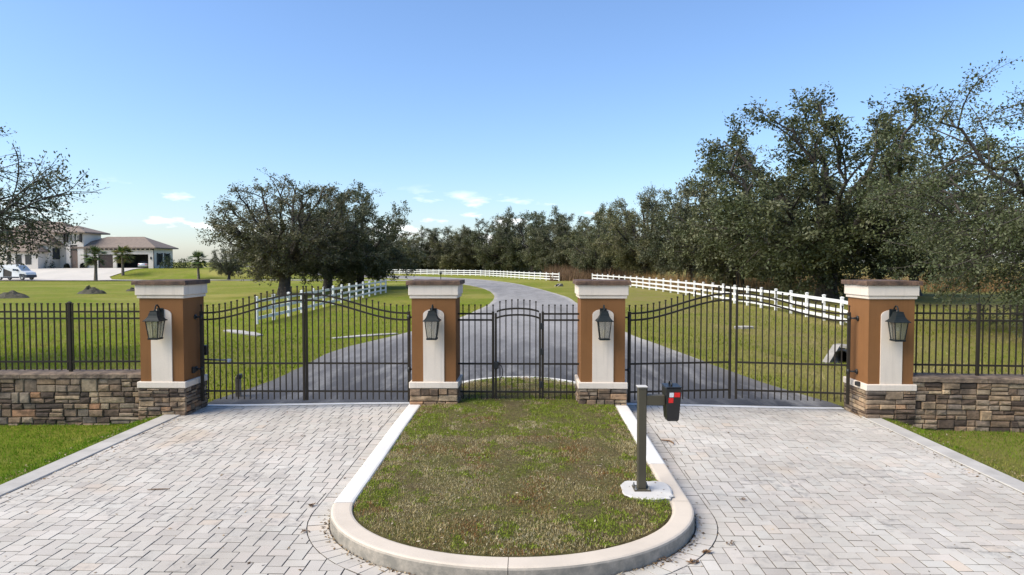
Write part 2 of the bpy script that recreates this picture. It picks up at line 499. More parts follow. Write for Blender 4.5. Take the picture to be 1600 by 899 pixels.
def lerp_list(a, b, n): return [a + (b - a) * i / n for i in range(n)]
def build_ground():
    xs = [-4000, -2200, -1200, -700, -420, -300] + lerp_list(-240, -30, 42) + lerp_list(-30, -9, 42) + lerp_list(-9, XL-.2, 7) \
        + [XL-.17, XL-.12] + lerp_list(XL, XR, 26) + [XR+.12, XR+.17] + lerp_list(XR+.2, 9, 8) + lerp_list(9, 30, 42) + lerp_list(30, 240, 42) + [240, 320, 460, 800, 1400, 2400, 4000]
    ys = [-60, -30, -12, -4] + lerp_list(0, 13.7, 28) + [13.70, 13.76] + lerp_list(14.0, 34, 50) + lerp_list(34, 80, 46) + lerp_list(80, 200, 60) + [200, 230, 280, 360, 500, 800, 1500, 2600, 4500]
    vs, fs = [], []
    for y in ys:
        for x in xs:
            inside = (XL - .15 < x < XR + .15) and y < 13.73
            vs.append((x, y, -.14 if inside else zlawn(x, y)))
    n = len(xs)
    for j in range(len(ys)-1):
        for i in range(n-1):
            fs.append((j*n+i, j*n+i+1, (j+1)*n+i+1, (j+1)*n+i))
    me = bpy.data.meshes.new('ground'); me.from_pydata(vs, [], fs)
    me.polygons.foreach_set('use_smooth', [True]*len(fs))
    me.materials.append(MAT['lawn'])
    o = bpy.data.objects.new('ground', me); COL.objects.link(o)
    tag(o, kind='structure')
build_ground()

# ------------------------------------------------------------------ asphalt road
ROAD_L = [(-6.35,13.2),(-6.25,14.6),(-6.05,15.7),(-5.9,17.2),(-5.85,19),(-5.75,22.8),(-4.3,28.4),(-2.9,35),(-2.2,41),(-1.65,47),(-1.45,54),(-1.8,64),(-3.4,77.5),(-6.8,91.5),(-12.5,107),(-24,127),(-45,146),(-90,170)]
ROAD_R = [(6.75,13.2),(6.5,14.6),(6.15,16),(5.85,18),(5.6,20),(5.15,24),(4.75,28),(4.6,36),(4.6,47),(4.65,56),(3.9,66),(1.9,83.5),(-.3,97),(-5,114),(-13,131),(-26,149),(-47,166),(-90,192)]
def catmull(pts, n):
    out = []
    P = [Vector((*p, 0)) for p in pts]
    for i in range(len(P)-1):
        p0, p1, p2, p3 = P[max(i-1,0)], P[i], P[i+1], P[min(i+2,len(P)-1)]
        for k in range(n):
            t = k/n
            out.append(.5*((2*p1)+(p2-p0)*t+(2*p0-5*p1+4*p2-p3)*t*t+(3*p1-p0-3*p2+p3)*t**3))
    out.append(P[-1]); return out
RL = [W(p.x, p.y) for p in catmull(ROAD_L, 6)]
RR = [W(p.x, p.y) for p in catmull(ROAD_R, 6)]
for a in (RL, RR):
    for i in range(6):
        if a[i].y < Y_END: a[i].y = Y_END + .004 * i
def build_road():
    NX = 14; vs, fs = [], []
    for k, (a, b) in enumerate(zip(RL, RR)):
        for i in range(NX+1):
            p = a.lerp(b, i/NX)
            if i == 0: p.x += .06*mnoise.noise(Vector((p.y*1.3, 0, 0)))
            if i == NX: p.x += .06*mnoise.noise(Vector((p.y*1.3, 5, 0)))
            vs.append((p.x, p.y, zd(p.x, p.y) + (.016 if p.y < 20 else .03) + max(0, zlawn(p.x, p.y) - zd(p.x, p.y))))
    n = NX+1
    for j in range(len(RL)-1):
        for i in range(NX):
            fs.append((j*n+i, j*n+i+1, (j+1)*n+i+1, (j+1)*n+i))
    top = len(vs)
    # skirt down into the lawn
    for side in (0, NX):
        base = len(vs)
        for j in range(len(RL)):
            x, y, z = vs[j*n+side]; vs.append((x, y, z - .2))
        for j in range(len(RL)-1):
            fs.append((j*n+side, (j+1)*n+side, base+j+1, base+j))
    me = bpy.data.meshes.new('asphalt_road'); me.from_pydata(vs, [], fs); me.materials.append(MAT['asphalt'])
    me.polygons.foreach_set('use_smooth', [True]*len(fs))
    o = bpy.data.objects.new('asphalt_road', me); COL.objects.link(o); tag(o, kind='structure')
build_road()

# ------------------------------------------------------------------ paved apron
RO, RI = 2.10, 1.85              # kerb outer / inner half width
YC = 7.95                        # where the rounded nose starts
BY = 1.79                        # depth of the nose, outer face of the kerb
Y_NEAR = 2.6
def clip(poly, nx, ny, d):
    """keep nx*x+ny*y >= d"""
    out = []
    for i in range(len(poly)):
        a, b = poly[i], poly[(i+1) % len(poly)]
        da, db = nx*a[0]+ny*a[1]-d, nx*b[0]+ny*b[1]-d
        if da >= 0: out.append(a)
        if (da >= 0) != (db >= 0):
            t = da/(da-db); out.append((a[0]+(b[0]-a[0])*t, a[1]+(b[1]-a[1])*t))
    return out
def area(p): return .5*abs(sum(p[i][0]*p[(i+1)%len(p)][1]-p[(i+1)%len(p)][0]*p[i][1] for i in range(len(p))))
def inset(poly, g):
    """shrink a convex counter-clockwise polygon by half planes"""
    s = sum(poly[i][0]*poly[(i+1)%len(poly)][1]-poly[(i+1)%len(poly)][0]*poly[i][1] for i in range(len(poly)))
    if s < 0: poly = poly[::-1]
    out = list(poly)
    for i in range(len(poly)):
        a, b = poly[i], poly[(i+1)%len(poly)]
        dx, dy = b[0]-a[0], b[1]-a[1]; L = math.hypot(dx, dy)
        if L < 1e-6: continue
        nx, ny = -dy/L, dx/L
        out = clip(out, nx, ny, nx*a[0]+ny*a[1]+g)
        if len(out) < 3: return []
    res = []
    for q in out:
        if not res or math.hypot(q[0]-res[-1][0], q[1]-res[-1][1]) > .004: res.append(q)
    if len(res) > 2 and math.hypot(res[0][0]-res[-1][0], res[0][1]-res[-1][1]) < .004: res.pop()
    return res
def paver_polys():
    out = []
    L, Wd = .236, .152
    sold = RO + .01 + .236
    def fit(poly):
        poly = clip(poly, 1, 0, XL); poly = clip(poly, -1, 0, -XR) if len(poly) > 2 else poly
        if len(poly) > 2: poly = clip(poly, 0, -1, -(Y_END - .17))
        if len(poly) < 3: return None
        cx = sum(p[0] for p in poly)/len(poly); cy = sum(p[1] for p in poly)/len(poly)
        if cy > YC:
            s = 1 if cx > AX else -1
            poly = clip(poly, s, 0, s*AX + sold)
        else:
            ea, eb = sold, BY + .01 + .236
            a = math.atan2((cy-YC)/eb, (cx-AX)/ea)
            if math.hypot((cx-AX)/ea, (cy-YC)/eb) < 1.2:
                nx, ny = math.cos(a)/ea, math.sin(a)/eb; d = math.hypot(nx, ny); nx /= d; ny /= d
                poly = clip(poly, nx, ny, nx*(AX+ea*math.cos(a))+ny*(YC+eb*math.sin(a)))
        return poly if len(poly) > 2 and area(poly) > .0018 else None
    x0, y0 = XL-.1, Y_NEAR
    for m in range(-60, 60):
        for k in range(-90, 130):
            hx, hy = x0 + k*Wd + m*(L+Wd), y0 + k*Wd + m*(Wd-L)
            if not (XL-.5 < hx < XR+.5 and Y_NEAR-.3 < hy < Y_END+.4): continue
            for px, py, w, h in ((hx, hy, L, Wd), (hx+L, hy+Wd-L, Wd, L)):
                if py < Y_NEAR: continue
                p = fit([(px,py),(px+w,py),(px+w,py+h),(px,py+h)])
                if p: out.append(p)
    # soldier course round the island
    n = int(math.pi*((RO+BY)/2+.12)/.155)
    for i in range(n):
        a0, a1 = math.pi + math.pi*i/n, math.pi + math.pi*(i+1)/n
        out.append([(AX+(RO+r)*math.cos(a), YC+(BY+r)*math.sin(a)) for r, a in ((.012,a0),(.246,a0),(.246,a1),(.012,a1))])
    y = YC
    while y < Y_END-.2:
        y2 = min(y+.152, Y_END-.17)
        for s in (1, -1):
            a, b = AX+s*(RO+.012), AX+s*(RO+.246)
            out.append([(a,y),(b,y),(b,y2),(a,y2)])
        y = y2
    return out
def paver_mesh(mb, poly, jz, tilt, rnd):
    p0 = inset(poly, .0032)
    p1 = inset(p0, .0035) if len(p0) > 2 else []
    if len(p1) < 3: return False
    cx = sum(p[0] for p in p0)/len(p0); cy = sum(p[1] for p in p0)/len(p0)
    def z(q): return zd(*q) + jz + tilt[0]*(q[0]-cx) + tilt[1]*(q[1]-cy)
    if len(p1) != len(p0):
        p1 = [(cx+(q[0]-cx)*.95, cy+(q[1]-cy)*.95) for q in p0]
    n = len(p0)
    vs = [(q[0], q[1], z(q)-.05) for q in p0] + [(q[0], q[1], z(q)-.004) for q in p0] + [(q[0], q[1], z(q)) for q in p1]
    fs = [tuple(2*n+i for i in range(n))]
    for i in range(n):
        j = (i+1) % n
        fs += [(i, j, n+j, n+i), (n+i, n+j, 2*n+j, 2*n+i)]
    mb.add(vs, fs, rnd, [1.0]*(2*n)+[0.0]*n)
    return True
def build_apron():
    mb = MB()
    nx, ny = 52, 50
    vs = [(XL-.02+(XR-XL+.04)*i/nx, Y_NEAR+(Y_END-Y_NEAR-.02)*j/ny, 0) for j in range(ny+1) for i in range(nx+1)]
    vs = [(x, y, zd(x, y)-.0085) for x, y, _ in vs]
    mb.add(vs, [(j*(nx+1)+i, j*(nx+1)+i+1, (j+1)*(nx+1)+i+1, (j+1)*(nx+1)+i) for j in range(ny) for i in range(nx)])
    bed = mb.build('paver_driveway', MAT['joint'])
    tag(bed, kind='structure')
    polys = paver_polys()
    rs = random.Random(3)
    items = []
    for p in polys:
        cx = sum(q[0] for q in p)/len(p); cy = sum(q[1] for q in p)/len(p)
        u = cx*CY+cy*SY; v = -cx*SY+cy*CY
        px, py = 800+1067*u/v, 410+1067*2.95/v
        vis = -5 < px < 1605 and py < 899
        items.append(((area(p)/v**3 if vis else 0), p))
    items.sort(key=lambda t: -t[0])
    rest = MB(); cnt = 0
    for k, (s, p) in enumerate(items):
        jz = rs.uniform(-.0025, .0025); tilt = (rs.uniform(-.012,.012), rs.uniform(-.012,.012)); r = rs.random()
        if cnt < 300 and s > 0:
            m = MB()
            if paver_mesh(m, p, jz, tilt, r):
                m.build('paver', MAT['paver'], bed); cnt += 1
        else:
            paver_mesh(rest, p, jz, tilt, r)
    o = rest.build('pavers', MAT['paver'], bed); tag(o, kind='stuff')
    # concrete band where the pavers meet the asphalt
    for nm, xa, xb in (('left', XL, AX-RO-.012), ('right', AX+RO+.012, XR)):
        m = MB(); n = 10
        ring = []
        for i in range(n+1):
            x = xa+(xb-xa)*i/n; z = zd(x, Y_END)+.012
            ring.append([(x, Y_END-.165, z-.1), (x, Y_END-.165, z-.004), (x, Y_END-.16, z), (x, Y_END-.008, z), (x, Y_END-.003, z-.004), (x, Y_END-.003, z-.1)])
        m.rings(ring)
        m.build('end_band', MAT['kerb_white'], bed)
build_apron()

# long concrete edge strips, cut into bays
def edge_strip(name, xa, xb, sgn):
    root = thing(name, None, None); del_keys = None
    tag(root, kind='structure')
    y = Y_NEAR
    ends = [2.6, 5.7, 8.4, 10.9, 12.96]
    for a, b in zip(ends[:-1], ends[1:]):
        m = MB(); ring = []
        n = 5
        for i in range(n+1):
            yy = a+.004+(b-a-.008)*i/n
            z = zd(xa if sgn < 0 else xb, yy)+.016
            ring.append([(xa, yy, z-.16), (xa, yy, z-.012), (xa+.012, yy, z), (xb-.012, yy, z), (xb, yy, z-.012), (xb, yy, z-.16)])
        m.rings(ring)
        m.build('strip_bay', MAT['strip'], root)
edge_strip('edge_strip_left', XL-.33, XL-.004, -1)
edge_strip('edge_strip_right', XR+.004, XR+.31, 1)

# ------------------------------------------------------------------ island
Y_BACK = 12.9; B_BACK = 3.35
def island_outline(half, n_arc=36):
    """left side from front apex round the back to the right; closed loop, counter-clockwise from the nose's left end"""
    pts = []
    for i in range(n_arc+1):
        a = math.pi + math.pi*i/n_arc
        pts.append((AX+half*math.cos(a), YC+(BY-(RO-half))*math.sin(a)))
    for y in np.linspace(YC, Y_BACK, 8)[1:-1]: pts.append((AX+half, y))
    for i in range(n_arc+1):
        a = math.pi*i/n_arc
        pts.append((AX+half*math.cos(a), Y_BACK+(B_BACK-(RO-half))*math.sin(a)))
    for y in np.linspace(Y_BACK, YC, 8)[1:-1]: pts.append((AX-half, y))
    return pts
def ztop(x, y): return zd(AX+2, y) + .15
def build_kerb():
    root = thing('kerb', None, None); tag(root, kind='structure')
    outer = island_outline(RO, 40); inner = island_outline(RI, 40)
    N = len(outer)
    # arc positions of the joints, by index ranges along the loop
    idx_front = 20
    def seg(i0, i1, mat, name='kerb_segment'):
        m = MB(); ring = []
        idx = list(range(i0, i1+1))
        for q, i in enumerate(idx):
            o = Vector((*outer[i % N], 0)); n = Vector((*inner[i % N], 0))
            if q == 0 or q == len(idx)-1:
                j = idx[1] if q == 0 else idx[-2]
                o2 = Vector((*outer[j % N], 0)); n2 = Vector((*inner[j % N], 0))
                g = .0035/max(.01, (o2-o).length)
                o = o.lerp(o2, g); n = n.lerp(n2, g)
            z = ztop(o.x, o.y); zb = zd(o.x, o.y) - .06
            d = n - o
            P = lambda t, zz: (o.x+d.x*t, o.y+d.y*t, zz)
            ring.append([P(0, zb), P(.02, z-.03), P(.05, z-.012), P(.12, z-.002), P(.2, z), P(.85, z), P(.95, z-.006), P(1, z-.02), P(1, zb)])
        m.rings(ring)
        return m.build(name, mat, root, smooth_=False)
    nb = N - 7   # index where the left straight starts
    L0 = 41 + 6  # end of right straight (index of back arc start)
    seg(1, 20, MAT['kerb']); seg(20, 40, MAT['kerb'])
    seg(40, 42, MAT['kerb']); seg(42, L0, MAT['kerb_white'])
    back0 = L0; back1 = L0+40
    mid = (back0+back1)//2
    seg(back0, mid, MAT['kerb_white']); seg(mid, back1, MAT['kerb_white'])
    seg(back1, N+1, MAT['kerb_white'])
    # soil and turf sheet
    loop = island_outline(RI-.002, 40)
    bm = bmesh.new()
    cx, cy = AX, 11.2
    rings = []
    M_ = 16
    for k in range(M_+1):
        t = 1 - k/M_
        rings.append([bm.verts.new((cx+(x-cx)*t, cy+(y-cy)*t, ztop(x, cy+(y-cy)*t) - .035*(1-min(1,(k/3)))
                      + .022*min(1,k/3) + (.018*mnoise.noise(Vector((x*t*2.2, y*t*2.2, 1))) if k else 0))) for x, y in loop] if k < M_ else [bm.verts.new((cx, cy, ztop(cx, cy)+.02))])
    n = len(loop)
    for k in range(M_):
        for i in range(n):
            j = (i+1) % n
            if k == M_-1: bm.faces.new((rings[k][i], rings[k][j], rings[k+1][0]))
            else: bm.faces.new((rings[k][i], rings[k][j], rings[k+1][j], rings[k+1][i]))
    me = bpy.data.meshes.new('island_turf'); bm.to_mesh(me); bm.free()
    me.polygons.foreach_set('use_smooth', [True]*len(me.polygons)); me.materials.append(MAT['thatch'])
    o = bpy.data.objects.new('island_turf', me); COL.objects.link(o); tag(o, kind='structure')
build_kerb()
def z_isl(x, y): return ztop(x, y) + .02 + .018*0

# ------------------------------------------------------------------ ledge stone
def stone_blocks(rs, x0, x1, z0, z1, course=.23):
    """rectangles of an irregular ledge-stone face"""
    out = []
    nz = max(1, round((z1-z0)/course))
    zs = [z0+(z1-z0)*i/nz for i in range(nz+1)]
    for i in range(1, nz): zs[i] += rs.uniform(-.03, .03)
    for za, zb in zip(zs[:-1], zs[1:]):
        x = x0
        while x < x1-1e-6:
            w = rs.uniform(.30, .62)
            if x1-(x+w) < .22: w = x1-x
            k = rs.random()
            h = zb-za
            if k < .10: rows = [1.0]
            elif k < .75:
                a = rs.uniform(.38, .62); rows = [a, 1-a]
            else:
                a, b_ = rs.uniform(.28,.38), rs.uniform(.28,.38); rows = [a, b_, 1-a-b_]
            z = za
            for r_ in rows:
                hh = h*r_
                n = 1 if rs.random() < (.4 if w < .42 else .15) else (2 if w < .55 or rs.random() < .7 else 3)
                cuts = sorted([x+w*(j+rs.uniform(-.2,.2))/n for j in range(1, n)])
                ed = [x]+cuts+[x+w]
                for a, b_ in zip(ed[:-1], ed[1:]): out.append((a, b_, z, z+hh))
                z += hh
            x += w
    return out
def stone_mesh(rs, w, h, d):
    """one stone: front at y=-d, back at 0, centred on x, z; uneven chipped front"""
    g = .006
    hw, hh = w/2-g, h/2-g
    c = min(.014, hh*.35)
    j = lambda s: rs.uniform(-s, s)
    A = [(-hw, -hh), (hw, -hh), (hw, hh), (-hw, hh)]
    back = [(x, 0, z) for x, z in A]
    mid = [(x+j(.005), -d+c+j(.006), z+j(.004)) for x, z in A]
    fr = [(x*(1-c/hw)+j(.006), -d+j(.009), z*(1-c/hh)+j(.003)) for x, z in A]
    ctr = [(j(hw*.3), -d-.006+j(.009), 0)]
    vs = back+mid+fr+ctr
    fs = []
    for i in range(4):
        k = (i+1) % 4
        fs += [(i, k, 4+k, 4+i), (4+i, 4+k, 8+k, 8+i), (8+i, 8+k, 12)]
    return vs, fs
def stone_face(rs, parent, origin, rz, x0, x1, z0, z1, depth=.05, course=.23):
    """a face of stones in the parent's local space; rz turns the face (0 looks towards -y)"""
    c, s = math.cos(rz), math.sin(rz)
    for a, b, za, zb in stone_blocks(rs, x0, x1, z0, z1, course):
        vs, fs = stone_mesh(rs, b-a, zb-za, depth+rs.uniform(-.016, .02))
        m = MB()
        m.add([(x*c-y*s, x*s+y*c, z) for x, y, z in vs], fs, rs.random())
        xm, zm = (a+b)/2, (za+zb)/2
        m.build('stone', MAT['stone'], parent, loc=(origin[0]+xm*c, origin[1]+xm*s, zm))

# ------------------------------------------------------------------ gate pillars
Y_P = 13.36
HB = .42
def gate_pillar(x, y, zb, label, seed):
    rs = random.Random(seed)
    t = thing('gate_pillar', label, 'pillar', (x, y, 0), 0, 'gate pillars')
    # stone base
    m = MB(); m.box(-.415, .415, -.415, .415, zb-.25, .545)
    base = m.build('stone_base', MAT['mortar'], t)
    zt = .542
    crs = .19
    for rz, ox, oy in ((0, 0, -.415), (math.pi/2, .415, 0), (math.pi, 0, .415), (-math.pi/2, -.415, 0)):
        e = .46 if rz in (0, math.pi) else .415
        stone_face(rs, base, (ox, oy, 0), rz, -e, e, zb-.08, zt, .048, crs)
    m = MB(); m.cbox(-.472, .472, -.472, .472, .545, .668, .012); m.build('plinth', MAT['cream'], t)
    m = MB(); m.box(-HB, HB, -HB, HB, .664, 2.27); m.build('shaft', MAT['brown'], t)
    m = MB(); m.cbox(-.452, .452, -.452, .452, 2.262, 2.322, .008)
    m2 = MB(); m2.cbox(-.475, .475, -.475, .475, 2.3225, 2.519, .008)
    m.build('lower_moulding', MAT['cream'], t); m2.build('frieze', MAT['cream'], t)
    # cap of two cut slabs with rough edges
    bm = bmesh.new(); bmesh.ops.create_cube(bm, size=1)
    for v in bm.verts: v.co = Vector((v.co.x*1.03, v.co.y*1.03, 2.562+v.co.z*.082))
    bmesh.ops.subdivide_edges(bm, edges=list(bm.edges), cuts=7, use_grid_fill=True)
    for v in bm.verts:
        if max(abs(v.co.x), abs(v.co.y)) > .5:
            k = 1 + (.018*mnoise.noise(v.co*9+Vector((seed,0,0))) - (.014 if v.co.z > 2.59 else 0))
            v.co.x *= k; v.co.y *= k
            v.co.z += .008*mnoise.noise(v.co*7+Vector((0,seed,0)))
    m = MB(); m.bm(bm); m.build('cap', MAT['pillarcap'], t)
    # arched panel, standing 25 mm proud of the shaft
    prof = [(-.20, .668), (.20, .668), (.20, 1.955)]
    for i in range(1, 12):
        u = math.pi*i/12
        prof.append((.20*math.cos(u), 1.955+.105*math.sin(u)))
    prof.append((-.20, 1.955))
    m = MB(); m.prism(prof, 'y', -HB-.022, -HB+.01); m.build('arched_panel', MAT['cream'], t)
    return t
PIL = [(-6.98, 13.27, -.12), (-1.78, Y_P, .16), (1.44, Y_P+.02, .16), (6.80, 13.28, -.12)]
PLAB = ['leftmost brown stucco gate pillar, joined to the left stone wall', 'brown stucco pillar on the island, left of the arched pedestrian gate',
        'brown stucco pillar on the island, right of the arched pedestrian gate', 'rightmost brown stucco gate pillar, orange inner side, joined to the right stone wall']
pillars = [gate_pillar(x, y, zb, PLAB[i], 20+i) for i, (x, y, zb) in enumerate(PIL)]
# small fittings fixed to the pillars
m = MB(); m.cbox(HB-.002, HB+.05, -.14, -.06, .78, .90, .008); m.build('sensor_box', MAT['black'], pillars[0])
m = MB(); m.cbox(-.54, -.474, -.26, -.16, .60, .68, .008); m.build('sensor_box', MAT['black'], pillars[3])
m = MB(); m.cbox(-HB-.06, -HB+.002, -.05, .05, .74, .86, .01); m.build('sensor_box', MAT['black'], pillars[1])

# ------------------------------------------------------------------ lanterns
def wall_lantern(x, y, label):
    t = thing('wall_lantern', label, 'lantern', (x, y, 1.5), 0, 'lanterns on the gate pillars')
    L = MAT['lamp']
    m = MB(); m.cbox(-.065, .065, -.02, 0, .36, .58, .006); m.build('back_plate', L, t)
    cy = -.20
    pts = [(0, -.012, .47)]
    for i in range(9):
        a = math.pi*(1.0 - i/8*1.0)
        pts.append((0, cy/2+.004 + (-cy/2-.01)*-math.cos(a)*-1 if False else cy/2 + (cy/2)*-math.cos(a)*1.0, .56+.10*math.sin(a)))
    pts = [(0, -.012, .50), (0, -.04, .56), (0, -.075, .615), (0, -.115, .645), (0, -.155, .64), (0, -.185, .605), (0, cy, .55), (0, cy, .50)]
    m = MB(); m.tube(pts, .013, 8); m.build('scroll_arm', L, t, True)
    def sq(h, z, oy=cy): return [(-h, oy-h, z), (h, oy-h, z), (h, oy+h, z), (-h, oy+h, z)]
    m = MB(); m.rings([sq(.05,.545), sq(.066,.54), sq(.066,.52), sq(.075,.495), sq(.085,.455), sq(.105,.415), sq(.135,.378), sq(.155,.362), sq(.157,.350), sq(.118,.348)])
    m.build('roof', L, t)
    m = MB(); m.tube([(0,cy,.54),(0,cy,.575)], [.022,.012], 8); m.build('finial', L, t, True)
    # frame bars of the tapering cage
    hb, ht = .083, .118
    f = MB()
    for sx in (-1, 1):
        for sy in (-1, 1):
            f.tube([(sx*hb, cy+sy*hb, .035), (sx*ht, cy+sy*ht, .35)], .0095, 4)
    for s in (-1, 1):
        f.tube([(0, cy+s*hb, .035), (0, cy+s*ht, .35)], .005, 4)
        f.tube([(s*hb, cy, .035), (s*ht, cy, .35)], .005, 4)
    f.build('cage', L, t)
    m = MB(); m.rings([sq(.08,.0), sq(.098,.008), sq(.1,.028), sq(.085,.036)]); m.build('bottom_tray', L, t)
    for k in range(4):
        a = k*math.pi/2
        c, s = math.cos(a), math.sin(a)
        def rot(x_, y_, z_): return (x_*c-y_*s, cy+x_*s+y_*c, z_)
        q = [rot(-hb+.004, -hb+.001, .037), rot(hb-.004, -hb+.001, .037), rot(ht-.004, -ht+.001, .347), rot(-ht+.004, -ht+.001, .347)]
        q2 = [rot(-hb+.004, -hb+.004, .037), rot(hb-.004, -hb+.004, .037), rot(ht-.004, -ht+.004, .347), rot(-ht+.004, -ht+.004, .347)]
        m = MB(); m.add(q+q2, [(0,1,2,3),(7,6,5,4),(0,4,5,1),(1,5,6,2),(2,6,7,3),(3,7,4,0)]); m.build('glass_pane', MAT['glass'], t)
    m = MB(); m.tube([(0,cy,.03),(0,cy,.19)], .022, 10); m.build('candle', MAT['candle'], t, True)
    m = MB(); m.tube([(0,cy,.19),(0,cy,.21),(0,cy,.235),(0,cy,.265)], [.010,.02,.017,.003], 8); m.build('bulb', MAT['refl_white'], t, True)
    return t
LLAB = ['black lantern on the leftmost gate pillar', 'dark green-black lantern on the pillar left of the pedestrian gate',
        'dark green-black lantern on the pillar right of the pedestrian gate', 'black lantern on the rightmost gate pillar']
for (x, y, _), lb in zip(PIL, LLAB): wall_lantern(x, y-HB-.022, lb)

# ------------------------------------------------------------------ iron gates and fences
BZ = MAT['bronze']
def picket(parent, x, z0, z1, y=0, w=.0105):
    m = MB()
    m.box(x-w, x+w, y-w, y+w, z0, z1-.03)
    k = w*1.55
    m.rings([[(x-w,y-w,z1-.03),(x+w,y-w,z1-.03),(x+w,y+w,z1-.03),(x-w,y+w,z1-.03)],
             [(x-k,y-k,z1-.022),(x+k,y-k,z1-.022),(x+k,y+k,z1-.022),(x-k,y+k,z1-.022)],
             [(x-k,y-k,z1-.008),(x+k,y-k,z1-.008),(x+k,y+k,z1-.008),(x-k,y+k,z1-.008)],
             [(x-w*.5,y-w*.5,z1),(x+w*.5,y-w*.5,z1),(x+w*.5,y+w*.5,z1),(x-w*.5,y+w*.5,z1)]])
    return m.build('picket', BZ, parent)
def rail(parent, fn, x0, x1, n=1, h=.017, w=.017, y=0):
    m = MB(); ring = []
    for i in range(n+1):
        x = x0+(x1-x0)*i/n; z = fn(x)
        ring.append([(x, y-w, z-h), (x, y+w, z-h), (x, y+w, z+h), (x, y-w, z+h)])
    m.rings(ring); return m.build('rail', BZ, parent)
def stile(parent, x, z0, z1, w=.025, name='stile'):
    m = MB(); m.cbox(x-w, x+w, -w, w, z0, z1, .004); return m.build(name, BZ, parent)
Z_BOT, Z_MID, Z_LOW = .238, .956, .402
def gate_leaf(hx, hy, width, direction, rz, label, reach):
    """leaf hinged at local x=0 and running to x=direction*width"""
    t = thing('driveway_gate', label, 'gate', (hx, hy, 0), rz, 'leaves of the driveway gates')
    S = lambda x: smooth(.05, .98, abs(x)/width)*.55 + .45*(1-math.cos(math.pi*min(1, abs(x)/width)))/2
    top = lambda x: 1.95+.377*S(x)
    sec = lambda x: 1.818+.385*S(x)
    d = direction
    stile(t, 0, .20, 1.985, .028, 'hinge_stile'); stile(t, d*width, .22, 2.345, .022, 'meeting_stile')
    a, b = d*.03, d*(width-.024)
    rail(t, top, a, b, 18); rail(t, sec, a, b, 18)
    rail(t, lambda x: Z_MID, a, b); rail(t, lambda x: Z_LOW, a, b)
    n = 16; sp = width/(n+1)
    for i in range(1, n+1):
        x = d*sp*i
        picket(t, x, Z_BOT, top(x)+.165)
    picket(t, 0, 1.99, 2.12, w=.0105); picket(t, d*width, 2.34, 2.49, w=.0105)
    for z in (1.87, .84):
        m = MB(); m.tube([(-d*reach,0,z),(-d*(reach-.02),0,z)], .052, 10)
        m.tube([(-d*reach,0,z),(-d*reach*.55,0,z),(0,0,z)], [.034,.017,.017], 8)
        m.tube([(0,0,z-.045),(0,0,z+.045)], .037, 8)
        m.build('hinge', MAT['black'], t, True)
    return t
GY = 13.35
LI = PIL[0][0]+HB; CLo = PIL[1][0]-HB; CRo = PIL[2][0]+HB; RIi = PIL[3][0]-HB
hA, hB = LI+.13, CLo-.125
wl_ = (hB-hA-.05)/2
gate_leaf(hA, GY-.04, wl_, 1, R(0.2), 'closed arched iron gate leaf hinged on the leftmost pillar', hA-LI)
gate_leaf(hB, GY, wl_, -1, R(0.2), 'closed arched iron gate leaf hinged on the pillar left of the pedestrian gate', CLo-hB)
hC, hD = CRo+.14, RIi-.16
wr_ = (hD-hC-.07)/2
gate_leaf(hC, GY+.02, wr_, 1, R(8.5), 'slightly opened iron gate leaf behind the post with the black box', hC-CRo)
gate_leaf(hD, GY-.05, wr_, -1, R(-10), 'slightly opened iron gate leaf hinged on the rightmost pillar', RIi-hD)

# pedestrian gate between the island pillars, with a fixed panel each side
xa, xb = PIL[1][0]+HB, PIL[2][0]-HB
gx0, gx1 = -.925, .055+.05
gx0, gx1 = xa+.735, xb-.755
def fixed_panel(x0, x1, post_x, label):
    t = thing('side_fence', label, 'fence', (0, GY, 0), 0, 'fixed panels beside the pedestrian gate')
    for z in (1.94, 1.818, Z_MID, Z_LOW): rail(t, lambda x, z=z: z, x0, x1)
    n = 5; left = post_x > (x0+x1)/2
    for i in range(6):
        x = (x1 - .1176*(i+1)) if left else (x0 + .1176*(i+1))
        if x0+.03 < x < x1-.03: picket(t, x, Z_BOT-.01, 2.126)
    stile(t, post_x, .15, 1.985, .024, 'post')
    picket(t, post_x, 1.98, 2.126)
    return t
fixed_panel(xa-.003, gx0-.045, gx0-.042, 'fixed iron picket panel left of the arched pedestrian gate')
fixed_panel(gx1+.045, xb+.003, gx1+.042, 'fixed iron picket panel right of the arched pedestrian gate')
pg = thing('pedestrian_gate', 'small arched iron pedestrian gate between the two island pillars', 'gate', ((gx0+gx1)/2, GY, 0))
hw = (gx1-gx0)/2
arch = lambda x: 1.94+.105*math.sqrt(max(0, 1-(x/hw)**2*.96))
stile(pg, -hw+.012, .17, 1.955, .02, 'stile'); stile(pg, hw-.012, .17, 1.955, .02, 'stile')
rail(pg, arch, -hw+.03, hw-.03, 18); rail(pg, lambda x: arch(x)-.125, -hw+.03, hw-.03, 18)
rail(pg, lambda x: Z_MID, -hw+.03, hw-.03); rail(pg, lambda x: Z_LOW, -hw+.03, hw-.03)
for i in range(7):
    x = (i-3)*.1176
    picket(pg, x, Z_BOT-.01, arch(x)+.185)
m = MB(); m.cbox(-hw-.03, -hw+.07, -.05, .05, .86, 1.0, .01); m.build('lock_box', MAT['black'], pg)
m = MB(); m.tube([(-hw+.06,-.05,.94),(-hw+.12,-.07,.93),(-hw+.15,-.06,.84),(-hw+.14,-.04,.72),(-hw+.09,-.03,.66)], .009, 6); m.build('pull_cable', MAT['black'], pg, True)
for z in (1.7, 1.2, .55):
    m = MB(); m.cbox(hw-.02, hw+.05, -.035, .035, z-.06, z+.06, .008); m.build('hinge', MAT['black'], pg)
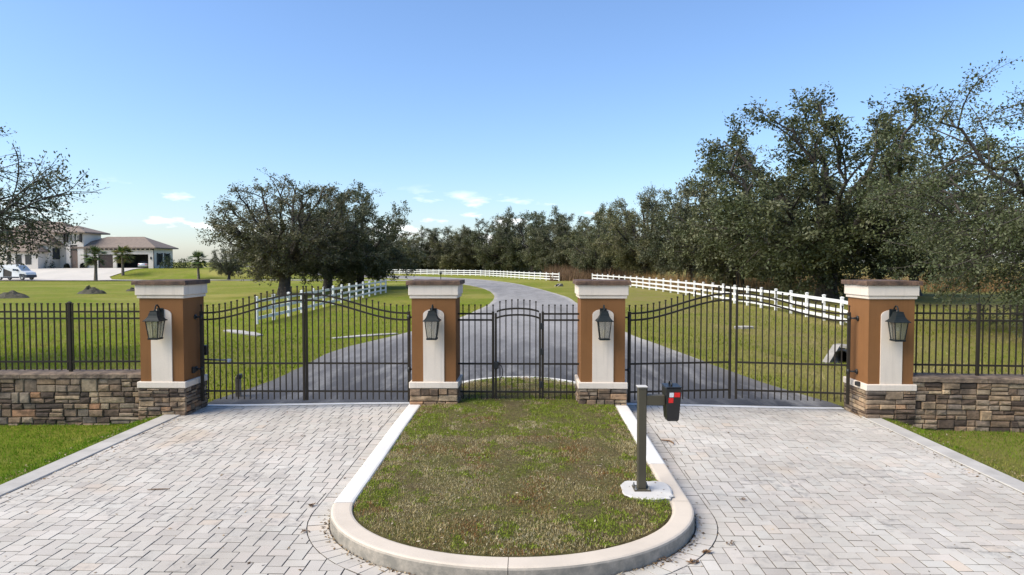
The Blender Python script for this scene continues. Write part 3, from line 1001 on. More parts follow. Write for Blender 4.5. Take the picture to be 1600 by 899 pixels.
# gate opener arm behind the left gate
op = thing('gate_opener', 'thin grey gate opener arm with black motor behind the left driveway gate', 'gate opener', (LI, GY+.22, 0))
m = MB(); m.cbox(-.02, .12, -.05, .05, 1.08, 1.28, .012); m.build('motor_box', MAT['black'], op)
m = MB(); m.tube([(.04,0,.99),(.55,-.06,.985)], .018, 8); m.tube([(.04,0,.985),(.04,0,1.10)], .014, 6); m.build('arm', MAT['steel'], op, True)
m = MB(); m.tube([(.55,-.06,.985),(.62,-.07,.985)], .03, 8); m.tube([(.60,-.07,.96),(.60,-.17,.96)], .014, 6); m.build('clevis', MAT['refl_white'], op, True)

# ------------------------------------------------------------------ stone walls with iron fence on top
def stone_wall(p0, p1, label, seed):
    """front face runs p0 -> p1 (left to right as seen from the drive)"""
    rs = random.Random(seed)
    d = Vector((p1[0]-p0[0], p1[1]-p0[1], 0)); Ln = d.length; rz = math.atan2(d.y, d.x)
    t = thing('stone_wall', label, 'wall', (p0[0], p0[1], 0), rz, 'stone walls beside the gate')
    m = MB(); m.box(0, Ln, .0, .40, -.45, .715)
    core = m.build('core', MAT['mortar'], t)
    stone_face(rs, t, (0, 0, 0), 0, 0, Ln, -.26, .712, .048, .235)
    x = 0
    while x < Ln-.01:
        w = rs.uniform(.45, .8)
        if Ln-x-w < .3: w = Ln-x
        bm = bmesh.new(); bmesh.ops.create_cube(bm, size=1)
        for v in bm.verts: v.co = Vector((x+w/2+v.co.x*(w-.008), .19+v.co.y*.54, .767+v.co.z*.09))
        bmesh.ops.subdivide_edges(bm, edges=list(bm.edges), cuts=4, use_grid_fill=True)
        for v in bm.verts:
            q = mnoise.noise_vector(v.co*6+Vector((seed*3,0,0)))
            v.co.y += .016*q.y; v.co.z += .012*q.z
            if v.co.y < -.05 and v.co.z > .8: v.co.y += .02; v.co.z -= .008
        mm = MB(); mm.bm(bm, rs.random()); mm.build('cap_stone', MAT['capstone'], t)
        x += w
    # stones also on the rear face, joined
    return t, Ln, rz
LW0, LW1 = (-12.6, 12.78), (-7.385, 12.98)
RW0, RW1 = (7.205, 12.90), (12.6, 12.50)
stone_wall(LW0, LW1, 'low stacked stone wall left of the gate', 51)
stone_wall(RW0, RW1, 'low stacked stone wall right of the gate', 52)
def top_fence(p0, p1, posts, label, sp, first_from_right):
    d = Vector((p1[0]-p0[0], p1[1]-p0[1], 0)); Ln = d.length; rz = math.atan2(d.y, d.x)
    off = Vector((-d.y, d.x, 0)).normalized()*.20
    t = thing('iron_fence', label, 'fence', (p0[0]+off.x, p0[1]+off.y, 0), rz, 'iron fences on the stone walls')
    for z in (1.985, 1.852, 1.005): rail(t, lambda x, z=z: z, 0, Ln)
    px = [abs(q) for q in posts]
    x = Ln-.055 if first_from_right else .055
    while 0 < x < Ln:
        if min([abs(x-q) for q in px]+[9]) > .05: picket(t, x, .84, 2.155)
        x += -sp if first_from_right else sp
    for q in px:
        m = MB(); m.cbox(q-.027, q+.027, -.027, .027, .78, 2.15, .004)
        m.rings([[(q-.034,-.034,2.15),(q+.034,-.034,2.15),(q+.034,.034,2.15),(q-.034,.034,2.15)],
                 [(q-.034,-.034,2.165),(q+.034,-.034,2.165),(q+.034,.034,2.165),(q-.034,.034,2.165)],
                 [(q-.003,-.003,2.19),(q+.003,-.003,2.19),(q+.003,.003,2.19),(q-.003,.003,2.19)]])
        m.build('post', BZ, t)
top_fence(LW0, LW1, [LW1[0]-LW0[0]-1.545, LW1[0]-LW0[0]-3.95], 'black iron picket fence on the left stone wall', .1195, True)
top_fence(RW0, RW1, [1.275, 3.68], 'black iron picket fence on the right stone wall', .1185, False)

# ------------------------------------------------------------------ keypad post with black box
KX, KY = 1.395, 8.27
KZ = ztop(KX, KY) + .03
def blob(cx, cy, rx, ry, n, seed, sq=.55):
    rs = random.Random(seed); out = []
    for i in range(n):
        a = 2*math.pi*i/n
        c, s = math.cos(a), math.sin(a)
        k = rs.uniform(.93, 1.06)
        out.append((cx+rx*k*math.copysign(abs(c)**sq, c), cy+ry*k*math.copysign(abs(s)**sq, s)))
    return out
pad = thing('concrete_pad', 'rough white concrete footing under the post with the black box', 'footing', (KX, KY, 0))
m = MB()
o1, o2 = blob(.055, 0, .315, .33, 26, 5), blob(.055, 0, .295, .31, 26, 5)
m.rings([[(x, y, KZ-.12) for x, y in o1], [(x, y, KZ-.012) for x, y in o1], [(x, y, KZ) for x, y in o2]])
m.build('slab', MAT['pad'], pad)
kp = thing('box_post', 'dark bronze post holding a black tapered box with red and white reflectors', 'post', (KX, KY, KZ), R(1))
m = MB(); m.cbox(-.10, .10, -.10, .10, .002, .016, .003); bp = m.build('base_plate', MAT['post'], kp)
for sx in (-1, 1):
    for sy in (-1, 1):
        m = MB(); m.tube([(sx*.078, sy*.078, .016), (sx*.078, sy*.078, .03)], .016, 6); m.tube([(sx*.078, sy*.078, .03), (sx*.078, sy*.078, .058)], .008, 6)
        m.build('bolt', MAT['steel'], bp)
m = MB(); m.cbox(-.050, .050, -.050, .050, .016, 1.245, .006); m.build('upright', MAT['post'], kp)
m = MB(); m.cbox(-.062, .062, -.062, .062, 1.246, 1.266, .004); m.build('post_cap', MAT['pad'], kp)
m = MB(); m.cbox(.0505, .27, -.045, .045, 1.035, 1.155, .005); m.build('arm', MAT['post'], kp)
m = MB()
def rect(x0, x1, y0, y1, z): return [(x0,y0,z),(x1,y0,z),(x1,y1,z),(x0,y1,z)]
bx = .27
m.rings([rect(bx+.035, bx+.155, -.05, .10, .845), rect(bx+.022, bx+.163, -.075, .125, .87), rect(bx, bx+.18, -.125, .14, 1.225), rect(bx, bx+.18, -.125, .14, 1.25), rect(bx+.006, bx+.174, -.119, .134, 1.258)])
bxo = m.build('box', MAT['boxblack'], kp)
m = MB(); m.cbox(bx-.006, bx+.186, -.131, .146, 1.2585, 1.274, .005); m.build('lid', MAT['boxblack'], bxo)
m = MB(); m.tube([(bx+.075,-.06,1.27),(bx+.075,-.055,1.305),(bx+.075,-.02,1.325),(bx+.075,.03,1.322),(bx+.075,.06,1.30),(bx+.075,.065,1.27)], .011, 6); m.build('handle', MAT['black'], bxo, True)
def sticker(x0, x1, z0, z1, mat):
    # lies on the sloping front of the box
    f = lambda z: -.075 + (-.125+.075)*(z-.87)/(1.225-.87) - .0022
    mm = MB(); mm.add([(x0,f(z0),z0),(x1,f(z0),z0),(x1,f(z1),z1),(x0,f(z1),z1),(x0,f(z0)+.0015,z0),(x1,f(z0)+.0015,z0),(x1,f(z1)+.0015,z1),(x0,f(z1)+.0015,z1)],
                      [(0,1,2,3),(7,6,5,4),(0,4,5,1),(1,5,6,2),(2,6,7,3),(3,7,4,0)])
    mm.build('reflector', mat, bxo)
sticker(bx+.038, bx+.088, 1.150, 1.205, MAT['refl_white'])
sticker(bx+.094, bx+.165, 1.150, 1.207, MAT['red'])
sticker(bx+.030, bx+.086, 1.078, 1.142, MAT['red'])

# ------------------------------------------------------------------ grass
def field(name, P, h, w, cols, lean=.6, rs=rng, parent=None):
    """blade triangles. P (n,3) roots, h,w (n,), cols (n,3)"""
    n = len(P)
    a = rs.uniform(0, 2*np.pi, n); b = rs.uniform(0, 2*np.pi, n)
    dx = np.stack([np.cos(a), np.sin(a), np.zeros(n)], 1) * (w[:, None]/2)
    ln = rs.uniform(.15, 1, n)*lean*h
    tip = np.stack([np.cos(b)*ln, np.sin(b)*ln, np.sqrt(np.maximum(h*h-ln*ln, 1e-6))], 1)
    V = np.empty((n, 3, 3), np.float32)
    V[:, 0] = P-dx; V[:, 1] = P+dx; V[:, 2] = P+tip
    return tri_mesh(name, V, cols, MAT['blade'])
def tri_mesh(name, V, cols, mat, k=3):
    n = len(V)
    me = bpy.data.meshes.new(name)
    me.vertices.add(n*k); me.loops.add(n*k); me.polygons.add(n)
    me.vertices.foreach_set('co', V.reshape(-1).astype(np.float32))
    me.loops.foreach_set('vertex_index', np.arange(n*k, dtype=np.int32))
    me.polygons.foreach_set('loop_start', np.arange(0, n*k, k, dtype=np.int32))
    me.polygons.foreach_set('loop_total', np.full(n, k, dtype=np.int32))
    c = np.ones((n, k, 4), np.float32); c[:, :, :3] = cols[:, None, :]
    at = me.color_attributes.new('col', 'FLOAT_COLOR', 'POINT')
    at.data.foreach_set('color', c.reshape(-1))
    me.materials.append(mat)
    me.update(); me.validate()
    return me
def link(name, me, parent=None):
    o = bpy.data.objects.new(name, me); COL.objects.link(o)
    if parent: o.parent = parent
    return o
def vnoise(P, s, seed):
    """cheap smooth value noise in 2-D"""
    r = np.random.default_rng(seed); T = r.random((64, 64))
    q = P[:, :2]*s; i = np.floor(q).astype(int); f = q-i; f = f*f*(3-2*f)
    g = lambda a, b: T[(i[:, 0]+a) % 64, (i[:, 1]+b) % 64]
    return (g(0,0)*(1-f[:,0])+g(1,0)*f[:,0])*(1-f[:,1])+(g(0,1)*(1-f[:,0])+g(1,1)*f[:,0])*f[:,1]
def pal(stops, t):
    stops = np.array(stops); k = np.clip(t*(len(stops)-1), 0, len(stops)-1.001); i = k.astype(int); f = (k-i)[:, None]
    return stops[i]*(1-f)+stops[i+1]*f
def jitter(c, a=.25):
    return np.clip(c*rng.uniform(1-a, 1+a, (len(c), 1)), 0, 1)
def build_island_grass():
    n = 190000
    x = rng.uniform(AX-RI, AX+RI, n); y = rng.uniform(YC-BY, Y_BACK+B_BACK, n)
    dx = np.abs(x-AX)
    ok = np.where(y < YC, np.hypot(dx/RI, (y-YC)/(BY-.25)) < .992, np.where(y < Y_BACK, dx < RI-.015, (dx/RI)**2+((y-Y_BACK)/(B_BACK-.25))**2 < .98))
    ok &= ~((np.abs(x-KX-.055) < .30) & (np.abs(y-KY) < .32))
    for px, py, _ in PIL[1:3]: ok &= ~((np.abs(x-px) < .47) & (np.abs(y-py) < .47))
    x, y = x[ok], y[ok]; P = np.stack([x, y, np.zeros_like(x)], 1)
    g = .34*vnoise(P, 1.1, 1)+.30*vnoise(P, 4.1, 2)+.36*vnoise(P, 10, 3)
    keep = rng.random(len(P)) < .45+.9*(vnoise(P, 5, 8))
    P, g = P[keep], g[keep]
    g = g + .10*(P[:, 1] > 10.6) - .04
    dry = vnoise(P, .9, 4)
    P[:, 2] = [ztop(a, b)-.004+.018*mnoise.noise(Vector((a*2.2, b*2.2, 1))) for a, b in P[:, :2]]
    edge = np.minimum(1, (RI-np.where(P[:,1] < YC, RI*np.hypot((P[:,0]-AX)/RI, (P[:,1]-YC)/(BY-.25)), np.abs(P[:,0]-AX)))/.3)
    P[:, 2] += .02*np.clip(edge, 0, 1)
    isg = rng.random(len(P)) < np.clip((g-.49)*7.5+.26, .04, .92)
    green = pal([(.14,.18,.025), (.22,.27,.03), (.29,.35,.06)], rng.random(len(P)))
    brown = pal([(.20,.145,.055), (.34,.265,.115), (.46,.375,.19), (.57,.49,.29), (.64,.58,.42)], np.clip(rng.random(len(P))*.8+.35*(dry-.4), 0, 1))
    red = (.6*vnoise(P, 1.7, 6)+.4*rng.random(len(P))) > .72
    brown[red] = pal([(.17,.075,.025), (.27,.125,.045), (.30,.18,.08)], rng.random(red.sum()))
    c = np.where(isg[:, None], green, brown)
    h = np.where(isg, rng.uniform(.014, .038, len(P)), rng.uniform(.016, .045, len(P)))
    w = np.where(isg, rng.uniform(.008, .018, len(P)), rng.uniform(.004, .011, len(P)))
    me = field('turf_grass', P, h, w, jitter(c), lean=.97)
    tag(link('turf_grass', me), 'patchy brown and green turf on the kerbed island', 'grass', kind='stuff')
build_island_grass()
def lawn_patch(name, label, n, xr, yr, ok_fn, hmin, hmax, w0, w1, cols, lean=.7, litter=0):
    x = rng.uniform(*xr, n); y = rng.uniform(*yr, n)
    P = np.stack([x, y, np.zeros(n)], 1); P = P[ok_fn(P)]
    P[:, 2] = [zlawn(a, b)-.006 for a, b in P[:, :2]]
    t = .5*vnoise(P, .55, 11)+.3*vnoise(P, 2, 12)+.2*rng.random(len(P))
    c = jitter(pal(cols, np.clip((t-.25)*1.9, 0, 1)), .3)
    me = field(name, P, rng.uniform(hmin, hmax, len(P)), rng.uniform(w0, w1, len(P)), c, lean)
    tag(link(name, me), label, 'grass', kind='stuff')
GREENS = [(.075,.125,.014), (.12,.19,.02), (.15,.205,.03), (.19,.20,.05), (.24,.19,.08)]
lawn_patch('lawn_grass', 'bright green grass in front of the left stone wall', 42000, (-12.2, XL-.32), (4.0, 12.95), lambda P: P[:,1] > 4, .03, .075, .007, .014,
           [(.09,.18,.010), (.13,.25,.010), (.16,.27,.014), (.20,.25,.035), (.28,.22,.09)])
lawn_patch('lawn_grass', 'green grass in front of the right stone wall', 42000, (XR+.31, 12.0), (4.0, 12.85), lambda P: P[:,1] > 4, .03, .07, .007, .014,
           [(.09,.165,.010), (.14,.22,.014), (.19,.22,.035), (.28,.23,.08), (.34,.27,.14)])
RLx = np.array([p.x for p in RL]); RLy = np.array([p.y for p in RL]); RRx = np.array([p.x for p in RR]); RRy = np.array([p.y for p in RR])
lawn_patch('lawn_grass', 'bright green lawn behind the left gate and fence', 120000, (-26, 1), (13.75, 48), lambda P: (P[:,0] < np.interp(P[:,1], RLy, RLx)-.03) & (rng.random(len(P)) < (15/P[:,1])**1.1), .05, .13, .014, .035,
           [(.12,.19,.008), (.19,.27,.010), (.235,.305,.014), (.285,.285,.03), (.33,.26,.09)])
lawn_patch('lawn_grass', 'dull green and straw lawn behind the right gate and fence', 120000, (3, 28), (13.75, 48), lambda P: (P[:,0] > np.interp(P[:,1], RRy, RRx)+.03) & (rng.random(len(P)) < (15/P[:,1])**1.1), .05, .13, .014, .035,
           [(.11,.155,.012), (.17,.21,.02), (.23,.225,.045), (.29,.245,.085), (.34,.29,.14)])

# ------------------------------------------------------------------ white three-rail fences
def white_fence(pts, label, spacing=2.44, h=1.28, first=True):
    cv = [W(p.x, p.y) for p in catmull(pts, 12)]
    # resample
    out = [cv[0]]; acc = 0
    for a, b in zip(cv[:-1], cv[1:]):
        L = (b-a).length; s = 0
        while acc+L-s >= spacing:
            s += spacing-acc; acc = 0; out.append(a.lerp(b, s/L))
        acc += L-s
    root = thing('white_fence', label, 'fence', (out[0].x, out[0].y, zlawn(out[0].x, out[0].y)), 0, 'white rail fences along the road')
    bz = root.location.z
    loc = [Vector((p.x-out[0].x, p.y-out[0].y, zlawn(p.x, p.y)-bz)) for p in out]
    pm = None
    for i, p in enumerate(loc):
        if pm is None:
            m = MB(); m.cbox(-.068, .068, -.068, .068, -.3, h, .008); m.rings([rect(-.08,.08,-.08,.08,h), rect(-.08,.08,-.08,.08,h+.025), rect(-.01,.01,-.01,.01,h+.06)])
            o = m.build('post', MAT['vinyl'], root); pm = o.data
        else:
            o = bpy.data.objects.new('post', pm); COL.objects.link(o); o.parent = root
        o.location = p
        d = loc[min(i+1, len(loc)-1)]-loc[max(i-1, 0)]
        o.rotation_euler = (0, 0, math.atan2(d.y, d.x) + random.uniform(-.03, .03))
        if i+1 < len(loc):
            q = loc[i+1]; d = (q-p); n = Vector((-d.y, d.x, 0)).normalized()*.022
            u = d.normalized()*.066
            a, b = p+u, q-u
            for z in (.28, .68, 1.10):
                m = MB(); vs = []
                for e in (a, b):
                    for s, zz in ((-1, z-.075), (1, z-.075), (1, z+.075), (-1, z+.075)): vs.append((e.x+n.x*s, e.y+n.y*s, e.z+zz))
                m.add(vs, [(0,1,2,3),(7,6,5,4),(0,4,5,1),(1,5,6,2),(2,6,7,3),(3,7,4,0)])
                m.build('rail', MAT['vinyl'], root)
    return root
white_fence([(-12.15,32.4),(-12.3,44),(-12.4,56),(-12.3,68)], 'white three-rail fence left of the road below the oaks')
white_fence([(7.3,105.6),(1.5,121),(-5.8,143),(-15,156),(-27.7,168),(-52,178)], 'far white three-rail fence across the bend in the road', 2.44)
white_fence([(15.0,29.5),(15.6,33.2),(16.1,41),(15.95,50),(15.3,67),(13.6,84),(11.4,98)], 'white three-rail fence right of the road under the large oaks')

# ------------------------------------------------------------------ trees
def unit(v): return v/np.maximum(1e-9, np.linalg.norm(v, axis=-1, keepdims=True))
def bez(p0, p1, p2, n):
    t = np.linspace(0, 1, n)[:, None]
    return (1-t)**2*p0+2*t*(1-t)*p1+t*t*p2
def gen_tree(seed, H, Rr, zlow, fork, tr, n1, n2, n3, nleaf, leaf, spread, cols, az=None, droop=0.0, fill=1.0, el=(-.15, 1.0), off=(0, 0), hang=0.0):
    r = np.random.default_rng(seed)
    mb = MB()
    zc = (zlow+H)/2; sz = (H-zlow)/2
    C = np.array([off[0], off[1], zc]); S = np.array([Rr, Rr, sz])
    F = np.array([r.uniform(-.1,.1)*fork, r.uniform(-.1,.1)*fork, fork])
    mb.tube([(0,0,-.4), (0,0,0.02), tuple(F*.45+np.array([.04,0,0])), tuple(F)], [tr*1.75, tr*1.35, tr, tr*.92], 9, False)
    tips, dirs = [], []
    for i in range(n1):
        a = (2.39996*i+r.uniform(-.25,.25)) if az is None else r.uniform(*az)
        e = np.arcsin(np.clip(np.sin(el[0]*np.pi/2)+(np.sin(el[1]*np.pi/2)-np.sin(el[0]*np.pi/2))*((i+.5)/n1+r.uniform(-.04,.04)), -.99, .995))
        d = np.array([np.cos(a)*np.cos(e), np.sin(a)*np.cos(e), np.sin(e)])
        E = C+d*S*r.uniform(.66, .90)
        st = F*r.uniform(.75, 1.0); st[2] = max(st[2], fork*.7)
        mid = st+(E-st)*.45; mid[2] += .22*np.linalg.norm(E-st)*(.6 if E[2] < zc else .15) + .1; mid[:2] += r.normal(0, .06*Rr, 2)
        pl = bez(st, mid, E, 9)
        pl[1:-1] += r.normal(0, .025*Rr, (7, 3))
        rr = np.linspace(tr*r.uniform(.45,.62), tr*.10, 9)
        mb.tube([tuple(p) for p in pl], list(rr), 6, False)
        for j in range(n2):
            t = .18+.82*(j+r.uniform(0,1))/n2; t = min(t, 1)
            k = t*8; k0 = int(min(7, k)); p = pl[k0]+(pl[k0+1]-pl[k0])*(k-k0)
            d2 = unit(unit(pl[k0+1]-pl[k0])*.55+unit((p-C)/S+1e-6)*.45+r.normal(0, .55, 3))
            L2 = Rr*r.uniform(.22, .48)*fill
            E2 = p+d2*L2
            q = np.linalg.norm((E2-C)/S)
            lim = 1.0+r.uniform(-.10, .10)
            if q > lim: E2 = C+(E2-C)*(lim/q)
            E2[2] = max(E2[2]-droop*L2, zlow*.75)
            b = bez(p, p+(E2-p)*.5+r.normal(0, .08*L2, 3)+np.array([0,0,.08*L2]), E2, 5)
            mb.tube([tuple(x) for x in b], list(np.linspace(max(.012, tr*.13), .012, 5)), 4, False)
            for l in range(n3):
                t3 = .25+.75*r.random(); k = t3*4; k0 = int(min(3, k)); p3 = b[k0]+(b[k0+1]-b[k0])*(k-k0)
                d3 = unit(d2*.5+r.normal(0, .75, 3)+np.array([0, 0, -.15-hang]))
                L3 = spread*r.uniform(.7, 1.6)
                tips.append((p3, p3+d3*L3)); dirs.append(d3)
                if l % 2 == 0: mb.tube([tuple(p3), tuple(p3+d3*L3)], [.012, .005], 3, False)
    A = np.array([t[0] for t in tips]); B = np.array([t[1] for t in tips])
    n = len(A)
    cnt = np.maximum(1, (nleaf*r.uniform(.15, 1.85, n)).astype(int))
    idx = np.repeat(np.arange(n), cnt); m = len(idx)
    t = r.random(m)[:, None]*.9+.15
    P = A[idx]*(1-t)+B[idx]*t+r.normal(0, spread*.21, (m, 3))
    P[:, 2] = np.maximum(P[:, 2], zlow*.55)
    d = unit(r.normal(0, 1, (m, 3))+unit(B-A)[idx]*.6)
    sN = unit(np.cross(d, unit(r.normal(0, .8, (m, 3))+np.array([0, 0, 1.3]))))
    l = leaf*r.uniform(.6, 1.35, m)[:, None]
    V = np.empty((m, 4, 3), np.float32)
    V[:, 0] = P; V[:, 1] = P+d*l*.5+sN*l*.26; V[:, 2] = P+d*l; V[:, 3] = P+d*l*.5-sN*l*.26
    tw = r.random(n)
    c = pal(cols, np.clip(tw[idx]*.75+r.random(m)*.3, 0, 1))*r.uniform(.75, 1.25, (m, 1))
    crown = tri_mesh('crown', V, c, MAT['leaf'], 4)
    return mb, crown
OAK = [(0.046, 0.055, 0.028), (0.071, 0.081, 0.039), (0.098, 0.103, 0.055), (0.132, 0.129, 0.078), (0.161, 0.152, 0.103)]
OAK2 = [(0.048, 0.062, 0.028), (0.078, 0.092, 0.04), (0.109, 0.122, 0.055), (0.144, 0.147, 0.078), (0.178, 0.172, 0.109)]
_tm = {}
def tree_mesh(key):
    if key in _tm: return _tm[key]
    if key == 'wide':    mb, cr = gen_tree(101, 11.0, 6.2, .9, 2.2, .42, 14, 12, 9, 36, .20, .62, OAK, el=(-.55, .95))
    elif key == 'tall':  mb, cr = gen_tree(102, 15.4, 7.9, .9, 2.6, .55, 22, 13, 10, 32, .22, .80, OAK2, el=(-.6, 1.0))
    elif key == 'round': mb, cr = gen_tree(103, 12.5, 7.2, .3, 2.2, .45, 16, 12, 9, 36, .23, .78, OAK2, el=(-.7, 1.0))
    elif key == 'open':  mb, cr = gen_tree(114, 11.2, 6.2, 1.2, 1.9, .44, 24, 12, 9, 20, .17, .55, OAK, el=(-.35, .95))
    elif key == 'near':  mb, cr = gen_tree(105, 12.2, 9.8, .8, 3.0, .34, 26, 16, 12, 30, .12, .66, OAK2, el=(-.6, .9), droop=.22, hang=.25)
    elif key == 'sparse':mb, cr = gen_tree(106, 7.4, 6.9, 2.7, 2.6, .17, 15, 12, 9, 16, .10, .48, OAK, az=(-1.0, 1.0), el=(-.45, .6), droop=.08, hang=.05)
    me_o = mb.build('trunk', MAT['bark'], None, True)
    tm = me_o.data; bpy.data.objects.remove(me_o)
    _tm[key] = (tm, cr); return _tm[key]
def tree(key, cx, cy, label, group, scale=1.0, rz=0.0, name='oak_tree', zs=None):
    p = W(cx, cy); z = zlawn(p.x, p.y)
    t = thing(name, label, 'tree', (p.x, p.y, z), rz, group)
    t.scale = (scale, scale, scale*(zs or 1))
    tm, cr = tree_mesh(key)
    link('trunk', tm, t); link('crown', cr, t)
    return t
G1 = 'oaks beside the left white fence'
tree('open', -20.6, 61.7, 'open-crowned oak with a forked dark trunk behind the left gate', G1, 1.2, 2.4, zs=.82)
tree('wide', -18.9, 70, 'middle oak of the dense group behind the left white fence', G1, 1.12, 1.9, zs=.84)
tree('round', -17.6, 79, 'farthest and rightmost oak behind the left white fence', G1, 1.0, 3.0, zs=.9)
G2 = 'large oaks behind the right white fence'
tree('tall', 24.0, 52, 'tallest dark oak behind the right white fence', G2, 1.30, 2.0, zs=.82)
tree('round', 22.6, 68, 'dense oak just left of the tallest oak, behind the right white fence', G2, 1.12, 2.2)
tree('wide', 21.5, 82, 'oak in the middle of the row behind the right white fence', G2, 1.12, 4.0)
tree('tall', 19.2, 98, 'oak with a high crown left in the row behind the right white fence', G2, .90, 1.1)
tree('round', 14.8, 113, 'low oak at the left end of the row behind the right white fence', G2, .88, 5.2)
tree('wide', 35.5, 60, 'low oak half hidden between the tallest oak and the near right tree', G2, .95, 2.9)
tree('near', 24.0, 26.2, 'large near oak with drooping branches above the right iron fence', None, 1.04, 1.2, zs=.92)
tree('sparse', -19.1, 18.5, 'sparse-leaved oak branches reaching in at the left edge', None, 1.0, .15)
far = [(-40, 192, 'round', 1.3, .72), (-31.5, 187, 'wide', 1.4, .72), (-24, 182, 'round', 1.25, .74), (-17.5, 176, 'wide', 1.45, .76), (-12, 172, 'round', 1.2, .76), (-6.5, 166, 'wide', 1.45, .85),
       (-.8, 160, 'round', 1.3, .90), (4.6, 153, 'wide', 1.5, .86), (9.2, 145, 'round', 1.2, .92), (12.6, 137, 'wide', 1.35, .85), (17.0, 128, 'round', 1.2, .86)]
ORD = ['leftmost', 'second from the left', 'third from the left', 'fourth from the left', 'fifth from the left', 'middle', 'fifth from the right', 'fourth from the right', 'third from the right', 'second from the right', 'rightmost']
for i, (x, y, k, s, zs_) in enumerate(far):
    tree(k, x, y, f'{ORD[i]} dark oak in the treeline behind the far white fence', 'treeline behind the far white fence', s, i*1.7+.3, zs=zs_)
for i, (x, y, k, sc_, lb) in enumerate([(-78, 205, 'wide', .85, 'pale distant tree just right of the house, left of two'), (-66, 215, 'round', .75, 'pale distant tree just right of the house, right of two')]):
    tree(k, x, y, lb, 'distant trees beyond the house', sc_, i*2.1+1)
G4 = 'small trees on the far lawn'
tree('open', -46.5, 112, 'small round tree just left of the open-crowned oak on the far lawn', G4, .52, 1.0, 'small_tree')
tree('wide', -41.5, 119, 'small tree behind the left side of the open-crowned oak', G4, .55, 2.0, 'small_tree')

# ------------------------------------------------------------------ rough growth
def rough_patch(name, label, n, sampler, hr, wr, cols, lean=.5):
    U = sampler(n); P = np.array([W(a, b)[:] for a, b in U])
    P[:, 2] = [zlawn(a, b)-.02 for a, b in P[:, :2]]
    t = .6*vnoise(P, .25, 31)+.4*rng.random(len(P))
    me = field(name, P, rng.uniform(*hr, len(P))*(.55+.9*vnoise(P, .3, 33)), rng.uniform(*wr, len(P)), jitter(pal(cols, t), .3), lean)
    tag(link(name, me), label, 'grass', kind='stuff')
STRAW = [(.16,.09,.04), (.27,.16,.07), (.34,.21,.095), (.33,.25,.13), (.20,.17,.08)]
rough_patch('dry_grass', 'tall orange dry grass between the oaks on the right', 16000, lambda n: np.stack([rng.uniform(16, 75, n), rng.uniform(66, 98, n)], 1), (.8, 2.1), (.03, .09), STRAW)
rough_patch('dry_grass', 'brown brush under the trees beyond the end of the right fence', 7000, lambda n: np.stack([rng.uniform(6, 22, n), rng.uniform(106, 130, n)], 1), (.7, 2.4), (.05, .14), [(.09,.06,.04), (.16,.10,.06), (.21,.14,.085), (.10,.10,.05)])
rough_patch('undergrowth', 'dark undergrowth below the treeline behind the far white fence', 9000, lambda n: np.stack([rng.uniform(-60, 9, n), rng.uniform(0, 1, n)], 1)*[1, 14]+np.stack([np.zeros(n), np.full(n, 176)], 1), (.8, 3.6), (.10, .35), [(.03,.04,.02), (.05,.055,.03), (.09,.075,.045)])

# ------------------------------------------------------------------ house
def hip_roof(m, x0, x1, y0, y1, ze, zr, oh=.8, th=.22):
    a, b, c, d = x0-oh, x1+oh, y0-oh, y1+oh
    w = min(b-a, d-c)/2
    if (b-a) >= (d-c): r0, r1 = (a+w, (c+d)/2, zr), (b-w, (c+d)/2, zr)
    else: r0, r1 = ((a+b)/2, c+w, zr), ((a+b)/2, d-w, zr)
    lo = [(a,c,ze-th),(b,c,ze-th),(b,d,ze-th),(a,d,ze-th)]; hi = [(a,c,ze),(b,c,ze),(b,d,ze),(a,d,ze)]
    vs = lo+hi+[r0, r1]
    if (b-a) >= (d-c): sl = [(4,5,9,8),(5,6,9),(6,7,8,9),(7,4,8)]
    else: sl = [(4,5,8),(5,6,9,8),(6,7,9),(7,4,8,9)]
    m.add(vs, [(3,2,1,0),(0,1,5,4),(1,2,6,5),(2,3,7,6),(3,0,4,7)]+sl)
def wall_with_openings(m, x0, x1, y0, th, z0, z1, ops):
    """front wall pieces round rectangular openings [(xa,xb,za,zb)] sorted by x"""
    x = x0
    for xa, xb, za, zb in ops:
        m.box(x, xa, y0, y0+th, z0, z1)
        if za > z0+.01: m.box(xa, xb, y0, y0+th, z0, za)
        m.box(xa, xb, y0, y0+th, zb, z1)
        x = xb
    m.box(x, x1, y0, y0+th, z0, z1)
